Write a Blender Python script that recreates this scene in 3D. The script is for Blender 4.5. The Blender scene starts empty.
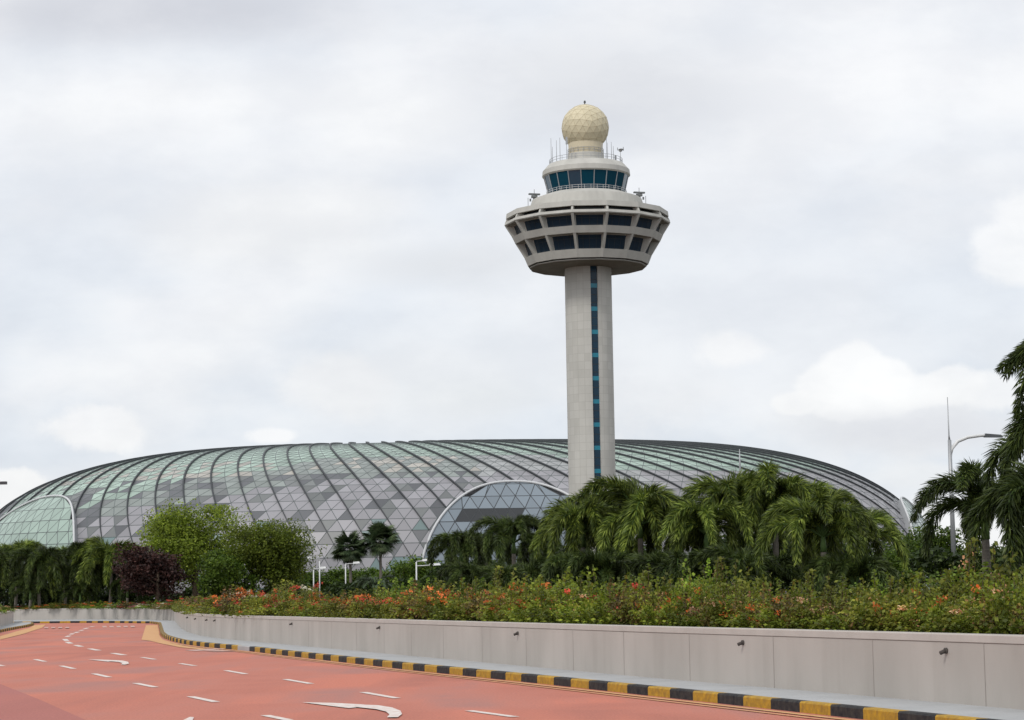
import bpy, bmesh, math, random
import numpy as np
from mathutils import Vector, Matrix
R = math.radians
PI = math.pi
sc = bpy.context.scene
col = sc.collection

# ------------------------------------------------------------------ camera
F, W, H, CAMZ = 2200.0, 1024, 720, 1.7
PITCH, ROLL = math.atan(234.5/F), R(-0.9)
RM = Matrix.Rotation(PI/2+PITCH, 3, 'X') @ Matrix.Rotation(ROLL, 3, 'Z')
cd = bpy.data.cameras.new('camera'); cam = bpy.data.objects.new('camera', cd); col.objects.link(cam)
cam.location = (0, 0, CAMZ); cam.rotation_euler = RM.to_euler()
cd.sensor_width = 36; cd.lens = F/W*36; cd.clip_start = .1; cd.clip_end = 8000
sc.camera = cam

def ray(x, y):
    return RM @ Vector(((x-512)/F, (360-y)/F, -1))
def gp(x, y, z=0.0):                       # point on a horizontal level
    d = ray(x, y); t = (z-CAMZ)/d.z
    return Vector((d.x*t, d.y*t, z))
def at(x, y, D):                           # point at a distance
    d = ray(x, y); t = D/d.y
    return Vector((d.x*t, D, CAMZ+d.z*t))

# ------------------------------------------------------------------ helpers
def tag(o, label=None, cat=None, group=None, kind=None):
    if label: o['label'] = label
    if cat: o['category'] = cat
    if group: o['group'] = group
    if kind: o['kind'] = kind
    return o
def empty(name, loc, rz=0, label=None, cat=None, group=None):
    o = bpy.data.objects.new(name, None); col.objects.link(o)
    o.location = loc; o.rotation_euler = (0, 0, rz)
    return tag(o, label, cat, group)
class MB:
    def __init__(s): s.v = []; s.f = []; s.m = []
    def add(s, vs, fs, m=0):
        n = len(s.v); s.v += [tuple(v) for v in vs]
        s.f += [tuple(i+n for i in f) for f in fs]; s.m += [m]*len(fs)
    def box(s, c, d, rz=0, m=0):
        c = Vector(c); r = Matrix.Rotation(rz, 3, 'Z'); x, y, z = [k/2 for k in d]
        vs = [c + r @ Vector((i*x, j*y, k*z)) for k in (-1, 1) for j in (-1, 1) for i in (-1, 1)]
        s.add(vs, [(0,2,3,1),(4,5,7,6),(0,1,5,4),(2,6,7,3),(0,4,6,2),(1,3,7,5)], m)
    def tube(s, pts, rad, n=8, cap=True, m=0):
        pts = [Vector(p) for p in pts]; k = len(pts)
        if not hasattr(rad, '__len__'): rad = [rad]*k
        rings = []
        for i, p in enumerate(pts):
            t = (pts[min(i+1, k-1)]-pts[max(i-1, 0)]).normalized()
            a = Vector((0, 0, 1)) if abs(t.z) < .9 else Vector((0, 1, 0))
            u = t.cross(a).normalized(); w = u.cross(t)
            rings += [p+(u*math.cos(2*PI*j/n)+w*math.sin(2*PI*j/n))*rad[i] for j in range(n)]
        fs = [(i*n+j, i*n+(j+1) % n, (i+1)*n+(j+1) % n, (i+1)*n+j) for i in range(k-1) for j in range(n)]
        if cap: fs += [tuple(range(n))[::-1], tuple(range((k-1)*n, k*n))]
        s.add(rings, fs, m)
    def lathe(s, prof, n, off=0.0, c=(0, 0, 0), m=0, close=False):   # prof: (r, z) list
        vs = []
        for r, z in prof:
            vs += [(c[0]+r*math.sin(off+2*PI*j/n), c[1]-r*math.cos(off+2*PI*j/n), c[2]+z) for j in range(n)]
        k = len(prof); rr = range(k if close else k-1)
        fs = [(i*n+j, i*n+(j+1) % n, ((i+1) % k)*n+(j+1) % n, ((i+1) % k)*n+j) for i in rr for j in range(n)]
        s.add(vs, fs, m)
    def disc(s, r, z, n, off=0.0, c=(0, 0, 0), up=True, m=0):
        vs = [(c[0]+r*math.sin(off+2*PI*j/n), c[1]-r*math.cos(off+2*PI*j/n), c[2]+z) for j in range(n)]
        s.add(vs, [tuple(range(n)) if up else tuple(range(n))[::-1]], m)
    def build(s, name, mats, parent=None, smooth=False):
        me = bpy.data.meshes.new(name); me.from_pydata(s.v, [], s.f)
        for mt in (mats if isinstance(mats, (list, tuple)) else [mats]): me.materials.append(mt)
        me.polygons.foreach_set('material_index', s.m)
        if smooth: me.polygons.foreach_set('use_smooth', [True]*len(s.f))
        me.update()
        return link(name, me, parent)
def link(name, me, parent=None):
    o = bpy.data.objects.new(name, me); col.objects.link(o); o.parent = parent
    return o
def npmesh(name, V, Fq, mat, smooth=False):      # V (n,3), Fq (m,k)
    me = bpy.data.meshes.new(name); V = np.asarray(V, dtype=np.float32); Fq = np.asarray(Fq, dtype=np.int32)
    k = Fq.shape[1]
    me.vertices.add(len(V)); me.vertices.foreach_set('co', V.ravel())
    me.loops.add(Fq.size); me.loops.foreach_set('vertex_index', Fq.ravel())
    me.polygons.add(len(Fq)); me.polygons.foreach_set('loop_start', np.arange(0, Fq.size, k, dtype=np.int32))
    me.polygons.foreach_set('loop_total', np.full(len(Fq), k, dtype=np.int32))
    if smooth: me.polygons.foreach_set('use_smooth', np.ones(len(Fq), dtype=bool))
    me.materials.append(mat); me.update(calc_edges=True); me.validate()
    return me

# ------------------------------------------------------------------ materials
def mat(name, c, rough=.8, spec=.3, metal=0, noise=None, bump=None, c2=None, streak=None):
    m = bpy.data.materials.new(name); m.use_nodes = True; nt = m.node_tree; N = nt.nodes; L = nt.links
    b = N['Principled BSDF']; b.inputs['Base Color'].default_value = (*c, 1)
    b.inputs['Roughness'].default_value = rough; b.inputs['Specular IOR Level'].default_value = spec
    b.inputs['Metallic'].default_value = metal
    tc = N.new('ShaderNodeTexCoord')
    if noise:
        sc_, amt = noise
        n = N.new('ShaderNodeTexNoise'); n.inputs['Scale'].default_value = sc_; n.inputs['Detail'].default_value = 8
        n.inputs['Roughness'].default_value = .65
        if streak:
            mp = N.new('ShaderNodeMapping'); mp.inputs['Scale'].default_value = streak
            L.new(tc.outputs['Object'], mp.inputs[0]); L.new(mp.outputs[0], n.inputs['Vector'])
        else: L.new(tc.outputs['Object'], n.inputs['Vector'])
        r = N.new('ShaderNodeValToRGB'); c2 = c2 or tuple(k*(1-amt) for k in c)
        r.color_ramp.elements[0].position = .32; r.color_ramp.elements[1].position = .68
        r.color_ramp.elements[0].color = (*c2, 1); r.color_ramp.elements[1].color = (*c, 1)
        L.new(n.outputs['Fac'], r.inputs[0]); L.new(r.outputs[0], b.inputs['Base Color'])
    if bump:
        n2 = N.new('ShaderNodeTexNoise'); n2.inputs['Scale'].default_value = bump[0]; n2.inputs['Detail'].default_value = 5
        L.new(tc.outputs['Object'], n2.inputs['Vector'])
        bp = N.new('ShaderNodeBump'); bp.inputs['Strength'].default_value = bump[1]; bp.inputs['Distance'].default_value = .05
        L.new(n2.outputs['Fac'], bp.inputs['Height']); L.new(bp.outputs[0], b.inputs['Normal'])
    return m
def leafmat(name, stops, trans=.35, rough=.5, ns=1.1):
    m = bpy.data.materials.new(name); m.use_nodes = True; nt = m.node_tree; N = nt.nodes; L = nt.links
    N.remove(N['Principled BSDF']); out = N['Material Output']
    g = N.new('ShaderNodeNewGeometry'); oi = N.new('ShaderNodeObjectInfo')
    r = N.new('ShaderNodeValToRGB'); e = r.color_ramp.elements
    for i, (p, c) in enumerate(stops):
        if i < 2: e[i].position = p; e[i].color = (*c, 1)
        else: q = e.new(p); q.color = (*c, 1)
    L.new(g.outputs['Random Per Island'], r.inputs[0])
    hs = N.new('ShaderNodeHueSaturation'); mr = N.new('ShaderNodeMapRange')
    mr.inputs['To Min'].default_value = .65; mr.inputs['To Max'].default_value = 1.3
    L.new(oi.outputs['Random'], mr.inputs['Value']); pn = N.new('ShaderNodeTexNoise'); pn.inputs['Scale'].default_value = ns; pn.inputs['Detail'].default_value = 2; L.new(g.outputs['Position'], pn.inputs['Vector'])
    pr_ = N.new('ShaderNodeMapRange'); pr_.inputs['From Min'].default_value = .35; pr_.inputs['From Max'].default_value = .65; pr_.inputs['To Min'].default_value = .6; pr_.inputs['To Max'].default_value = 1.4
    L.new(pn.outputs['Fac'], pr_.inputs['Value']); mu_ = N.new('ShaderNodeMath'); mu_.operation = 'MULTIPLY'; L.new(mr.outputs[0], mu_.inputs[0]); L.new(pr_.outputs[0], mu_.inputs[1])
    L.new(mu_.outputs[0], hs.inputs['Value']); L.new(r.outputs[0], hs.inputs['Color'])
    d = N.new('ShaderNodeBsdfPrincipled'); d.inputs['Roughness'].default_value = rough; d.inputs['Specular IOR Level'].default_value = .25
    t = N.new('ShaderNodeBsdfTranslucent'); mx = N.new('ShaderNodeMixShader'); mx.inputs[0].default_value = trans
    L.new(hs.outputs[0], d.inputs['Base Color']); L.new(hs.outputs[0], t.inputs['Color'])
    L.new(d.outputs[0], mx.inputs[1]); L.new(t.outputs[0], mx.inputs[2]); L.new(mx.outputs[0], out.inputs['Surface'])
    return m

M = {}
M['concrete'] = mat('tower concrete', (.60,.59,.55), .85, .2, noise=(.35,.13), bump=(3,.1), streak=(1,1,.25))
M['deck'] = mat('deck concrete', (.55,.54,.50), .85, .2, noise=(.5,.2), streak=(1,1,.3))
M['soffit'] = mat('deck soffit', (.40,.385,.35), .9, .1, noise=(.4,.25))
M['navy'] = mat('deck window glass', (.016,.034,.058), .15, .5)
M['teal'] = mat('cab glass', (.004,.045,.075), .10, .5)
M['bluestrip'] = mat('strip glass', (.004,.034,.066), .2, .3)
M['tealpanel'] = mat('teal spandrel', (.006,.20,.29), .3, .5)
M['mull'] = mat('dark mullion', (.03,.035,.04), .5, .3)
M['steel'] = mat('galvanised steel', (.38,.39,.4), .45, .4, .5)
M['whitepaint'] = mat('white painted steel', (.72,.73,.73), .4, .4, noise=(3,.12))
M['darkmetal'] = mat('dark metal', (.06,.065,.07), .5, .4)
M['ribm'] = mat('rib metal', (.05,.055,.06), .55, .35)
M['bar'] = mat('glazing bar', (.13,.15,.15), .5, .3)
M['trunk'] = mat('palm trunk', (.22,.20,.17), .9, .1, noise=(6,.4), streak=(1,1,4))
M['bark'] = mat('bark', (.12,.09,.065), .95, .1, noise=(5,.5), bump=(12,.4))
M['shaftgreen'] = mat('palm crownshaft', (.10,.17,.05), .6, .2, noise=(4,.3))
M['soil'] = mat('planting soil', (.055,.04,.025), 1, .05, noise=(2,.5))
M['grass'] = mat('lawn', (.06,.10,.025), 1, .05, noise=(.4,.5), c2=(.08,.08,.03))
M['pave'] = mat('pavement concrete', (.44,.447,.45), .85, .2, noise=(.8,.2), bump=(30,.2))
M['black'] = mat('kerb black paint', (.014,.016,.022), .7, .12, noise=(9,.5), c2=(.06,.056,.05))
M['yellow'] = mat('kerb yellow paint', (.52,.31,.02), .6, .2, noise=(9,.4), c2=(.27,.16,.03))
M['yline'] = mat('yellow road paint', (.66,.40,.17), .7, .2, noise=(3,.25), c2=(.55,.27,.13))
M['wline'] = mat('white road paint', (.78,.76,.72), .7, .2, noise=(7,.2), c2=(.60,.44,.38))
M['wworn'] = mat('worn white road paint', (.60,.46,.40), .7, .2, noise=(2,.3), c2=(.48,.24,.19))
M['drain'] = mat('drain pipe', (.08,.07,.065), .8, .2)

P_leaf = leafmat('palm leaf', [(0,(.032,.052,.012)),(.5,(.10,.145,.026)),(1,(.32,.39,.07))], .3, .4)  # bright end of the ramp paints highlights on random leaflets
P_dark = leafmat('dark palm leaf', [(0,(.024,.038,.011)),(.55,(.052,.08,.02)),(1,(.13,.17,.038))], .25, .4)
FAN = leafmat('fan palm leaf', [(0,(.03,.05,.02)),(.6,(.05,.085,.035)),(1,(.10,.13,.06))], .2)
GREY = leafmat('grey green palm leaf', [(0,(.06,.09,.05)),(.6,(.10,.14,.08)),(1,(.16,.20,.12))], .25)
T_light = leafmat('light tree leaf', [(0,(.09,.13,.018)),(.5,(.185,.25,.03)),(1,(.30,.37,.05))], .4)
T_mid = leafmat('mid tree leaf', [(0,(.035,.065,.01)),(.5,(.08,.14,.016)),(1,(.16,.23,.028))], .35)
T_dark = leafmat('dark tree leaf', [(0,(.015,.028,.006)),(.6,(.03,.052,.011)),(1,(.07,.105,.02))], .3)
T_red = leafmat('copper leaf', [(0,(.03,.016,.014)),(.6,(.062,.028,.024)),(1,(.12,.055,.045))], .25)
S_green = leafmat('shrub leaf', [(0,(.09,.13,.014)),(.5,(.16,.21,.022)),(.93,(.26,.31,.035)),(1,(.24,.16,.05))], .35, ns=1.9)
S_olive = leafmat('olive shrub leaf', [(0,(.09,.11,.016)),(.5,(.16,.185,.025)),(.93,(.26,.27,.04)),(1,(.26,.13,.05))], .35, ns=1.9)
S_brown = leafmat('bronze shrub leaf', [(0,(.06,.045,.02)),(.5,(.14,.11,.03)),(.85,(.22,.19,.04)),(1,(.24,.11,.05))], .3, ns=1.9)
S_fresh = leafmat('fresh shrub leaf', [(0,(.06,.10,.012)),(.5,(.15,.24,.025)),(1,(.28,.37,.05))], .4, ns=1.9)
FL = {'orange': leafmat('orange bract', [(0,(.62,.13,.03)),(.6,(.75,.22,.05)),(1,(.8,.36,.14))], .4),
      'red': leafmat('red bract', [(0,(.5,.05,.04)),(.6,(.68,.10,.06)),(1,(.75,.2,.12))], .4),
      'pink': leafmat('pink bract', [(0,(.45,.06,.18)),(.6,(.6,.13,.28)),(1,(.7,.3,.4))], .4),
      'white': leafmat('cream bract', [(0,(.55,.5,.36)),(.6,(.68,.64,.5)),(1,(.75,.72,.6))], .4),
      'peach': leafmat('peach bract', [(0,(.55,.26,.13)),(.6,(.68,.4,.22)),(1,(.75,.55,.35))], .4)}

# road paint: patchy faded red
def road_mat(name, a, b, c):
    m = bpy.data.materials.new(name); m.use_nodes = True; nt = m.node_tree; N = nt.nodes; L = nt.links
    p = N['Principled BSDF']; p.inputs['Roughness'].default_value = .75; p.inputs['Specular IOR Level'].default_value = .25
    tc = N.new('ShaderNodeTexCoord'); mp = N.new('ShaderNodeMapping')
    mp.inputs['Rotation'].default_value = (0, 0, R(-17)); mp.inputs['Scale'].default_value = (.55, .045, 1)
    L.new(tc.outputs['Object'], mp.inputs[0])
    def nz(s, v, det=6):
        n = N.new('ShaderNodeTexNoise'); n.inputs['Scale'].default_value = s; n.inputs['Detail'].default_value = det
        L.new(v, n.inputs['Vector']); return n.outputs['Fac']
    n1 = nz(1.0, mp.outputs[0]); n2 = nz(.18, tc.outputs['Object'], 4); n3 = nz(25, tc.outputs['Object'], 3)
    def ramp(f, p0, c0, p1, c1):
        r = N.new('ShaderNodeValToRGB'); r.color_ramp.elements[0].position = p0; r.color_ramp.elements[0].color = (*c0, 1)
        r.color_ramp.elements[1].position = p1; r.color_ramp.elements[1].color = (*c1, 1); L.new(f, r.inputs[0]); return r.outputs[0]
    def mix(f, x, y, t='MIX'):
        q = N.new('ShaderNodeMix'); q.data_type = 'RGBA'; q.blend_type = t
        if isinstance(f, float): q.inputs[0].default_value = f
        else: L.new(f, q.inputs[0])
        L.new(x, q.inputs[6]); L.new(y, q.inputs[7]); return q.outputs[2]
    k1 = ramp(n1, .40, a, .58, b); k2 = ramp(n1, .38, b, .58, c)
    f2 = ramp(n2, .42, (0,0,0), .6, (1,1,1))
    k = mix(f2, k1, k2)
    g = ramp(n3, .3, (.80,.80,.80), .7, (1.10,1.10,1.10))
    k = mix(1.0, k, g, 'MULTIPLY')
    L.new(k, p.inputs['Base Color'])
    bp = N.new('ShaderNodeBump'); bp.inputs['Strength'].default_value = .15; bp.inputs['Distance'].default_value = .02
    L.new(nz(60, tc.outputs['Object'], 3), bp.inputs['Height']); L.new(bp.outputs[0], p.inputs['Normal'])
    return m
M['road'] = road_mat('red road surface', (.44,.15,.105), (.57,.185,.12), (.42,.18,.145))
M['roadpatch'] = road_mat('darker red road surface', (.38,.13,.105), (.43,.145,.115), (.40,.14,.12))

# wall: pale pinkish concrete with faint water stains running down
def wall_mat():
    m = bpy.data.materials.new('wall concrete'); m.use_nodes = True; nt = m.node_tree; N = nt.nodes; L = nt.links
    p = N['Principled BSDF']; p.inputs['Roughness'].default_value = .85; p.inputs['Specular IOR Level'].default_value = .2
    tc = N.new('ShaderNodeTexCoord')
    def nz(s, sc3):
        mp = N.new('ShaderNodeMapping'); mp.inputs['Scale'].default_value = sc3; L.new(tc.outputs['Object'], mp.inputs[0])
        n = N.new('ShaderNodeTexNoise'); n.inputs['Scale'].default_value = s; n.inputs['Detail'].default_value = 6; L.new(mp.outputs[0], n.inputs['Vector']); return n.outputs['Fac']
    r1 = N.new('ShaderNodeValToRGB'); L.new(nz(.5, (1,1,.6)), r1.inputs[0])
    r1.color_ramp.elements[0].position = .3; r1.color_ramp.elements[0].color = (.385,.36,.33,1)
    r1.color_ramp.elements[1].position = .7; r1.color_ramp.elements[1].color = (.48,.445,.41,1)
    r2 = N.new('ShaderNodeValToRGB'); L.new(nz(2.2, (1,1,.1)), r2.inputs[0])
    r2.color_ramp.elements[0].position = .28; r2.color_ramp.elements[0].color = (.82,.81,.80,1)
    r2.color_ramp.elements[1].position = .48; r2.color_ramp.elements[1].color = (1,1,1,1)
    q = N.new('ShaderNodeMix'); q.data_type = 'RGBA'; q.blend_type = 'MULTIPLY'; q.inputs[0].default_value = .4
    L.new(r1.outputs[0], q.inputs[6]); L.new(r2.outputs[0], q.inputs[7]); L.new(q.outputs[2], p.inputs['Base Color'])
    return m
M['wall'] = wall_mat()
M['coping'] = mat('coping concrete', (.49,.455,.42), .85, .2, noise=(2,.12))
M['groove'] = mat('wall joint', (.32,.29,.265), .9, .1)

# ------------------------------------------------------------------ ground, road, pavement
GZ = .95                                           # level of the planted ground behind the wall
def resample(pts, step):
    out = [pts[0]]; acc = 0
    for a, b in zip(pts[:-1], pts[1:]):
        n = max(1, int((b-a).length/step)); out += [a.lerp(b, (i+1)/n) for i in range(n)]
    return out
def smooth(pts, it=3):
    for _ in range(it):
        pts = [pts[0]] + [(pts[i-1]+pts[i]*2+pts[i+1])/4 for i in range(1, len(pts)-1)] + [pts[-1]]
    return pts
def ext(a, b, d): return b+(b-a).normalized()*d
wall_px = [(1024,709.5),(900,698.5),(780,688),(660,678.5),(560,669),(420,656.5),(300,645.5),(249,641),(218,638.2),(200,635.5),(187.6,632),(180,627.5),(176.5,623.2),(174.5,620.6)]
wp = [gp(x, y, .15) for x, y in wall_px]
wp = [ext(wp[1], wp[0], 40)] + wp
far_px = [(160,619.6),(120,619.3),(80,619.2),(40,619.6),(5,620)]
wp += [gp(x, y, .15) for x, y in far_px]
wp.append(ext(wp[-2], wp[-1], 60))
wall_path = smooth(resample(wp, 2.0), 2)
kerb_px = [(900,723.5),(800,712.3),(670,698),(540,683.6),(410,670),(280,655),(249,651),(205,647),(185,644.3),(172,641.2),(164,638.3),(160.5,635),(159.5,630),(158.5,624.6)]
kp = [gp(x, y, 0) for x, y in kerb_px]
kp = [ext(kp[1], kp[0], 40)] + kp
kp2 = [gp(x, y, 0) for x, y in [(150,623.4),(120,623),(80,622.9),(45,623.3),(5,623.6)]]
kp2.append(ext(kp2[-2], kp2[-1], 60))
kerb_path = smooth(resample(kp, 1.0), 2) + smooth(resample(kp2, 1.0), 1)

g = MB(); g.add([(-4000,-200,-.05),(4000,-200,-.05),(4000,6000,-.05),(-4000,6000,-.05)], [(0,1,2,3)])
tag(g.build('ground', M['grass']), kind='structure')
def sheet(name, outline, z, m, kind='structure'):
    bm = bmesh.new(); vs = [bm.verts.new((p[0], p[1], z)) for p in outline]; bm.faces.new(vs)
    bmesh.ops.triangulate(bm, faces=bm.faces[:]); bmesh.ops.recalc_face_normals(bm, faces=bm.faces[:])
    if sum(f.normal.z for f in bm.faces) < 0: bmesh.ops.reverse_faces(bm, faces=bm.faces[:])
    me = bpy.data.meshes.new(name); bm.to_mesh(me); bm.free(); me.materials.append(m)
    o = link(name, me); tag(o, kind=kind); return o
end = kerb_path[-1]
sheet('road', kerb_path+[Vector((end.x-80, end.y-20, 0)), Vector((-300,-60,0)), Vector((kerb_path[0].x,-60,0))], 0, M['road'])
sheet('planted_terrace', wall_path+[Vector((-900, 200, 0)), Vector((-2500,2500,0)), Vector((2500,2500,0)), Vector((2500,-30,0)), Vector((wall_path[0].x+10,-30,0))], GZ, M['soil'])
# pavement between kerb and wall
mb = MB(); n = 160
def para(path, n):
    L_ = [0]
    for a, b in zip(path[:-1], path[1:]): L_.append(L_[-1]+(b-a).length)
    out = []; j = 0
    for i in range(n+1):
        t = L_[-1]*i/n
        while j < len(L_)-2 and L_[j+1] < t: j += 1
        out.append(path[j].lerp(path[j+1], min(1, (t-L_[j])/max(1e-6, L_[j+1]-L_[j]))))
    return out
KW = .18
def offset_path(path, d):
    out = []
    for i, p in enumerate(path):
        t = (path[min(i+1, len(path)-1)]-path[max(i-1, 0)]); t.z = 0; t.normalize()
        out.append(p+Vector((t.y, -t.x, 0))*d)      # to the right of travel
    return out
kin = offset_path(kerb_path, KW)
sheet('pavement', [Vector(p) for p in kin]+[Vector(p) for p in offset_path(wall_path, .1)[::-1]], .146, M['pave'])

# kerb, alternately painted
def kerb(name, path, seg, hgt=.15, side=1, gap=None):
    mb = MB(); acc = 0; kk = 0
    ln = sum((b-a).length for a, b in zip(path[:-1], path[1:])); path = para(path, 2*round(ln/seg))
    inn = offset_path(path, KW*side); bev = offset_path(path, .02*side)
    pts = list(zip(path, bev, inn)); d = 0
    for i in range(len(pts)-1):
        a, b = pts[i], pts[i+1]; d += (b[0]-a[0]).length
        m = (i//2) % 2
        if gap and gap[0] < d < gap[1]: m = 2
        ab, bb = a[0], b[0]
        vs = [Vector((p.x, p.y, z)) for p, z in ((ab, 0), (ab, hgt-.02), (a[1], hgt+.003), (a[2], hgt+.003), (bb, 0), (bb, hgt-.02), (b[1], hgt+.003), (b[2], hgt+.003))]
        mb.add(vs, [(0,1,5,4),(1,2,6,5),(2,3,7,6)], m)
    o = mb.build(name, [M['yellow'], M['black'], M['pave']]); tag(o, kind='structure'); return o
acc_ = 0; gd = 0; tg = gp(246, 650, 0); bd = 1e9
for a_, b_ in zip(kerb_path[:-1], kerb_path[1:]):
    acc_ += (b_-a_).length
    if (b_-tg).length < bd: bd = (b_-tg).length; gd = acc_
kerb('kerb', kerb_path, 1.0, gap=(gd-.9, gd+1.2))
# yellow line along the kerb
def ribbon(mb, path, off, w, z, m=0):
    a = offset_path(path, off-w/2); b = offset_path(path, off+w/2)
    for i in range(len(path)-1):
        mb.add([(a[i].x,a[i].y,z),(b[i].x,b[i].y,z),(b[i+1].x,b[i+1].y,z),(a[i+1].x,a[i+1].y,z)], [(0,1,2,3)], m)
mb = MB(); nk = len(smooth(resample(kp, 1.0), 2))
ribbon(mb, kerb_path[:nk-22], -.27, .13, .012); ribbon(mb, kerb_path[:nk-22], -.52, .07, .012)
tag(mb.build('yellow_line', M['yline']), kind='structure')
def poly_px(pts, z): return [gp(x, y, 0) for x, y in pts]
def paint(name, polys, m, z):
    mb = MB()
    for p in polys:
        vs = [gp(x, y, 0) for x, y in p]; z += .004; mb.add([(v.x, v.y, z) for v in vs], [tuple(range(len(vs)))[::-1]])
    o = mb.build(name, m); tag(o, kind='structure'); return o
paint('yellow_road_marking', [[(146,625.4),(157.6,625.2),(158.7,630),(159.6,636),(163,640),(171,643.5),(186,646.5),(205,649.2),(203,650),(180,647.6),(160,643.6),(150,641),(141.5,640)],
      [(0,640),(0,636.5),(16,631.8),(30,628),(34,625.4),(46,624.6),(42,628),(24,634)]], M['yline'], .010)
tag(sheet('road_patch', poly_px([(-80,668),(0,684),(40,700),(90,722),(60,760),(-200,760)], 0), .004, M['roadpatch']))
# dashes
def dash(a, b, w=.14):
    p, q = gp(*a), gp(*b); t = (q-p); t.z = 0; t.normalize(); s = Vector((t.y, -t.x, 0))*w/2
    return [p-s, p+s, q+s, q-s]
dA = [((469,711),(515,717.3)),((363,692.5),(397,698.5)),((285,679.5),(311,684)),((226,670.7),(246,674.3)),((180,663.7),(195,666)),((142,657.5),(155,659.6)),((112.8,653.3),(124.3,655.3)),((89.4,648.8),(98.8,650.6)),((75.6,645.2),(81.5,646.8)),
      ((67,642),(71,643.7)),((64.5,639.2),(67,641)),((66.5,637),(69.5,635.8)),((70.5,634.6),(73,633.6)),((75,633),(78.5,632)),((80,630.8),(83,630)),((84,629),(88,628)),((90,627),(94,626.4))]
dB = [((265,715.6),(289,720.5)),((190.5,696.8),(216,702.3)),((135.4,683.4),(155.4,687.5)),((93.8,673.9),(109.3,677.5)),((61,666),(74,669)),((35,659.5),(45,661.8)),((-6,664.3),(3,666.2))]
mb = MB()
for i, (a, b) in enumerate(dA+dB):
    vs = dash(a, b, .15 if a[1] > 655 or i >= len(dA) else .22); mb.add([(v.x, v.y, .008) for v in vs], [(0,1,2,3)])
tag(mb.build('lane_dashes', M['wline']), kind='structure')
paint('lane_arrow', [[(302,703),(332,703.5),(361,705.0),(372,706.2),(349,708.9)],
                     [(355,705.3),(378,706.2),(392,708.4),(400.5,711.8),(402,715),(398,718.3),(387,718.4),(389.5,715.5),(386,712.6),(376,710.2),(356,708)]], M['wline'], .009)
paint('far_lane_arrow', [[(88,659.9),(100,660),(115,660.5),(119,661),(108,662.0)],
                     [(112,660.6),(122,661),(128,662.3),(129,664.2),(125,665.2),(121,665),(122.5,663.6),(118,662.4),(110,661.8)]], M['wline'], .009)
paint('near_lane_arrow', [[(183,721),(190,717.6),(194,718),(192,722)]], M['wline'], .009)
paint('worn_lane_arrow', [[(184,650.6),(205,649.3),(230,648.6),(212,650.4),(196,651.4)],[(202,650.9),(222,650.6),(236,651.6),(214,651.9)]], M['wworn'], .009)
paint('give_way_marks', [[(x,626.2+.1*(i % 2)),(x+4.2,626.1),(x+5.2,627.5),(x+1,627.6)] for i, x in enumerate((102,109,116,123,130))] +
      [[(x,627.7),(x+4,627.6),(x+4.4,628.7),(x+.4,628.8)] for x in (44,51,58,65)], M['wworn'], .009)

# ------------------------------------------------------------------ planter walls
def wall(name, path, h0, h1, label, cat='wall', drains=(), joint=3.05, thick=.28, zb=.146):
    t = empty(name, path[len(path)//3]*1.0, 0, label, cat); org = path[len(path)//3]
    pth = [p-org for p in path]
    back = offset_path(pth, thick)
    lip = offset_path(pth, -.006)
    B, C = MB(), MB(); CH = .105
    def strip(MBx, a, b, za, zb_):
        for i in range(len(a)-1):
            MBx.add([(a[i].x,a[i].y,za),(b[i].x,b[i].y,zb_),(b[i+1].x,b[i+1].y,zb_),(a[i+1].x,a[i+1].y,za)], [(0,1,2,3)])
    z0 = -org.z+zb-.1; zt = h1-org.z; zc = zt-CH
    strip(B, pth, pth, z0, zc-.015); strip(B, back, back, z0, zc-.015)
    strip(C, lip, lip, zc, zt-.012); strip(C, lip, [p+(q-p)*.04 for p, q in zip(lip, back)], zt-.012, zt); 
    strip(C, [p+(q-p)*.04 for p, q in zip(lip, back)], back, zt, zt); strip(C, back, back, zc, zt); strip(C, lip, back, zc, zc)
    B.build('wall_panel', M['wall'], t); C.build('coping', M['coping'], t)
    J = MB(); d = 0; last = 0
    groove = offset_path(pth, .006)
    strip(J, groove, groove, zc-.02, zc+.002)
    for i in range(len(pth)-1):
        d += (pth[i+1]-pth[i]).length
        if d-last > joint:
            last = d; tt = (pth[i+1]-pth[i]); tt.z = 0; tt.normalize(); nrm = Vector((tt.y,-tt.x,0))
            p = pth[i+1]-nrm*.003
            J.add([p-tt*.009+Vector((0,0,z0)), p+tt*.009+Vector((0,0,z0)), p+tt*.009+Vector((0,0,zc)), p-tt*.009+Vector((0,0,zc))], [(0,1,2,3)])
    J.build('joint', M['groove'], t)
    return t, org
fine = resample(wall_path, .5)
iw = min(range(len(fine)), key=lambda i: (fine[i]-gp(174.5,620.6,.15)).length)
nearw, norg = wall('planter_wall', fine[:iw+1], 0, 1.08, 'long pale concrete planter wall curving along the right side of the red road')
farw, forg = wall('planter_wall', fine[iw:], 0, 1.10, 'far low concrete wall running straight across the end of the red road')
# drain pipes poking out below the coping
for x, ytop in ((955,645),(738,637),(515,628),(380,623),(291,619.5),(215,617.5),(207,616),(196,615),(188,613.5)):
    best = min(range(len(fine)-1), key=lambda i: abs((lambda v: 512+F*v.x/-v.z)(RM.transposed() @ (Vector((fine[i].x, fine[i].y, .83))-Vector((0,0,CAMZ))))-x) + (1000 if i > iw else 0))
    p = fine[best]; tt = fine[best+1]-fine[best]; tt.z = 0; tt.normalize(); nrm = Vector((tt.y,-tt.x,0))
    q = MB(); b0 = Vector((p.x, p.y, .85))-norg
    q.tube([b0+nrm*.01, b0-nrm*.03], .042, 10); q.tube([b0-nrm*.02, b0-nrm*.10-Vector((0,0,.03))], .028, 8)
    q.build('drain_pipe', M['drain'], nearw, True)
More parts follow.
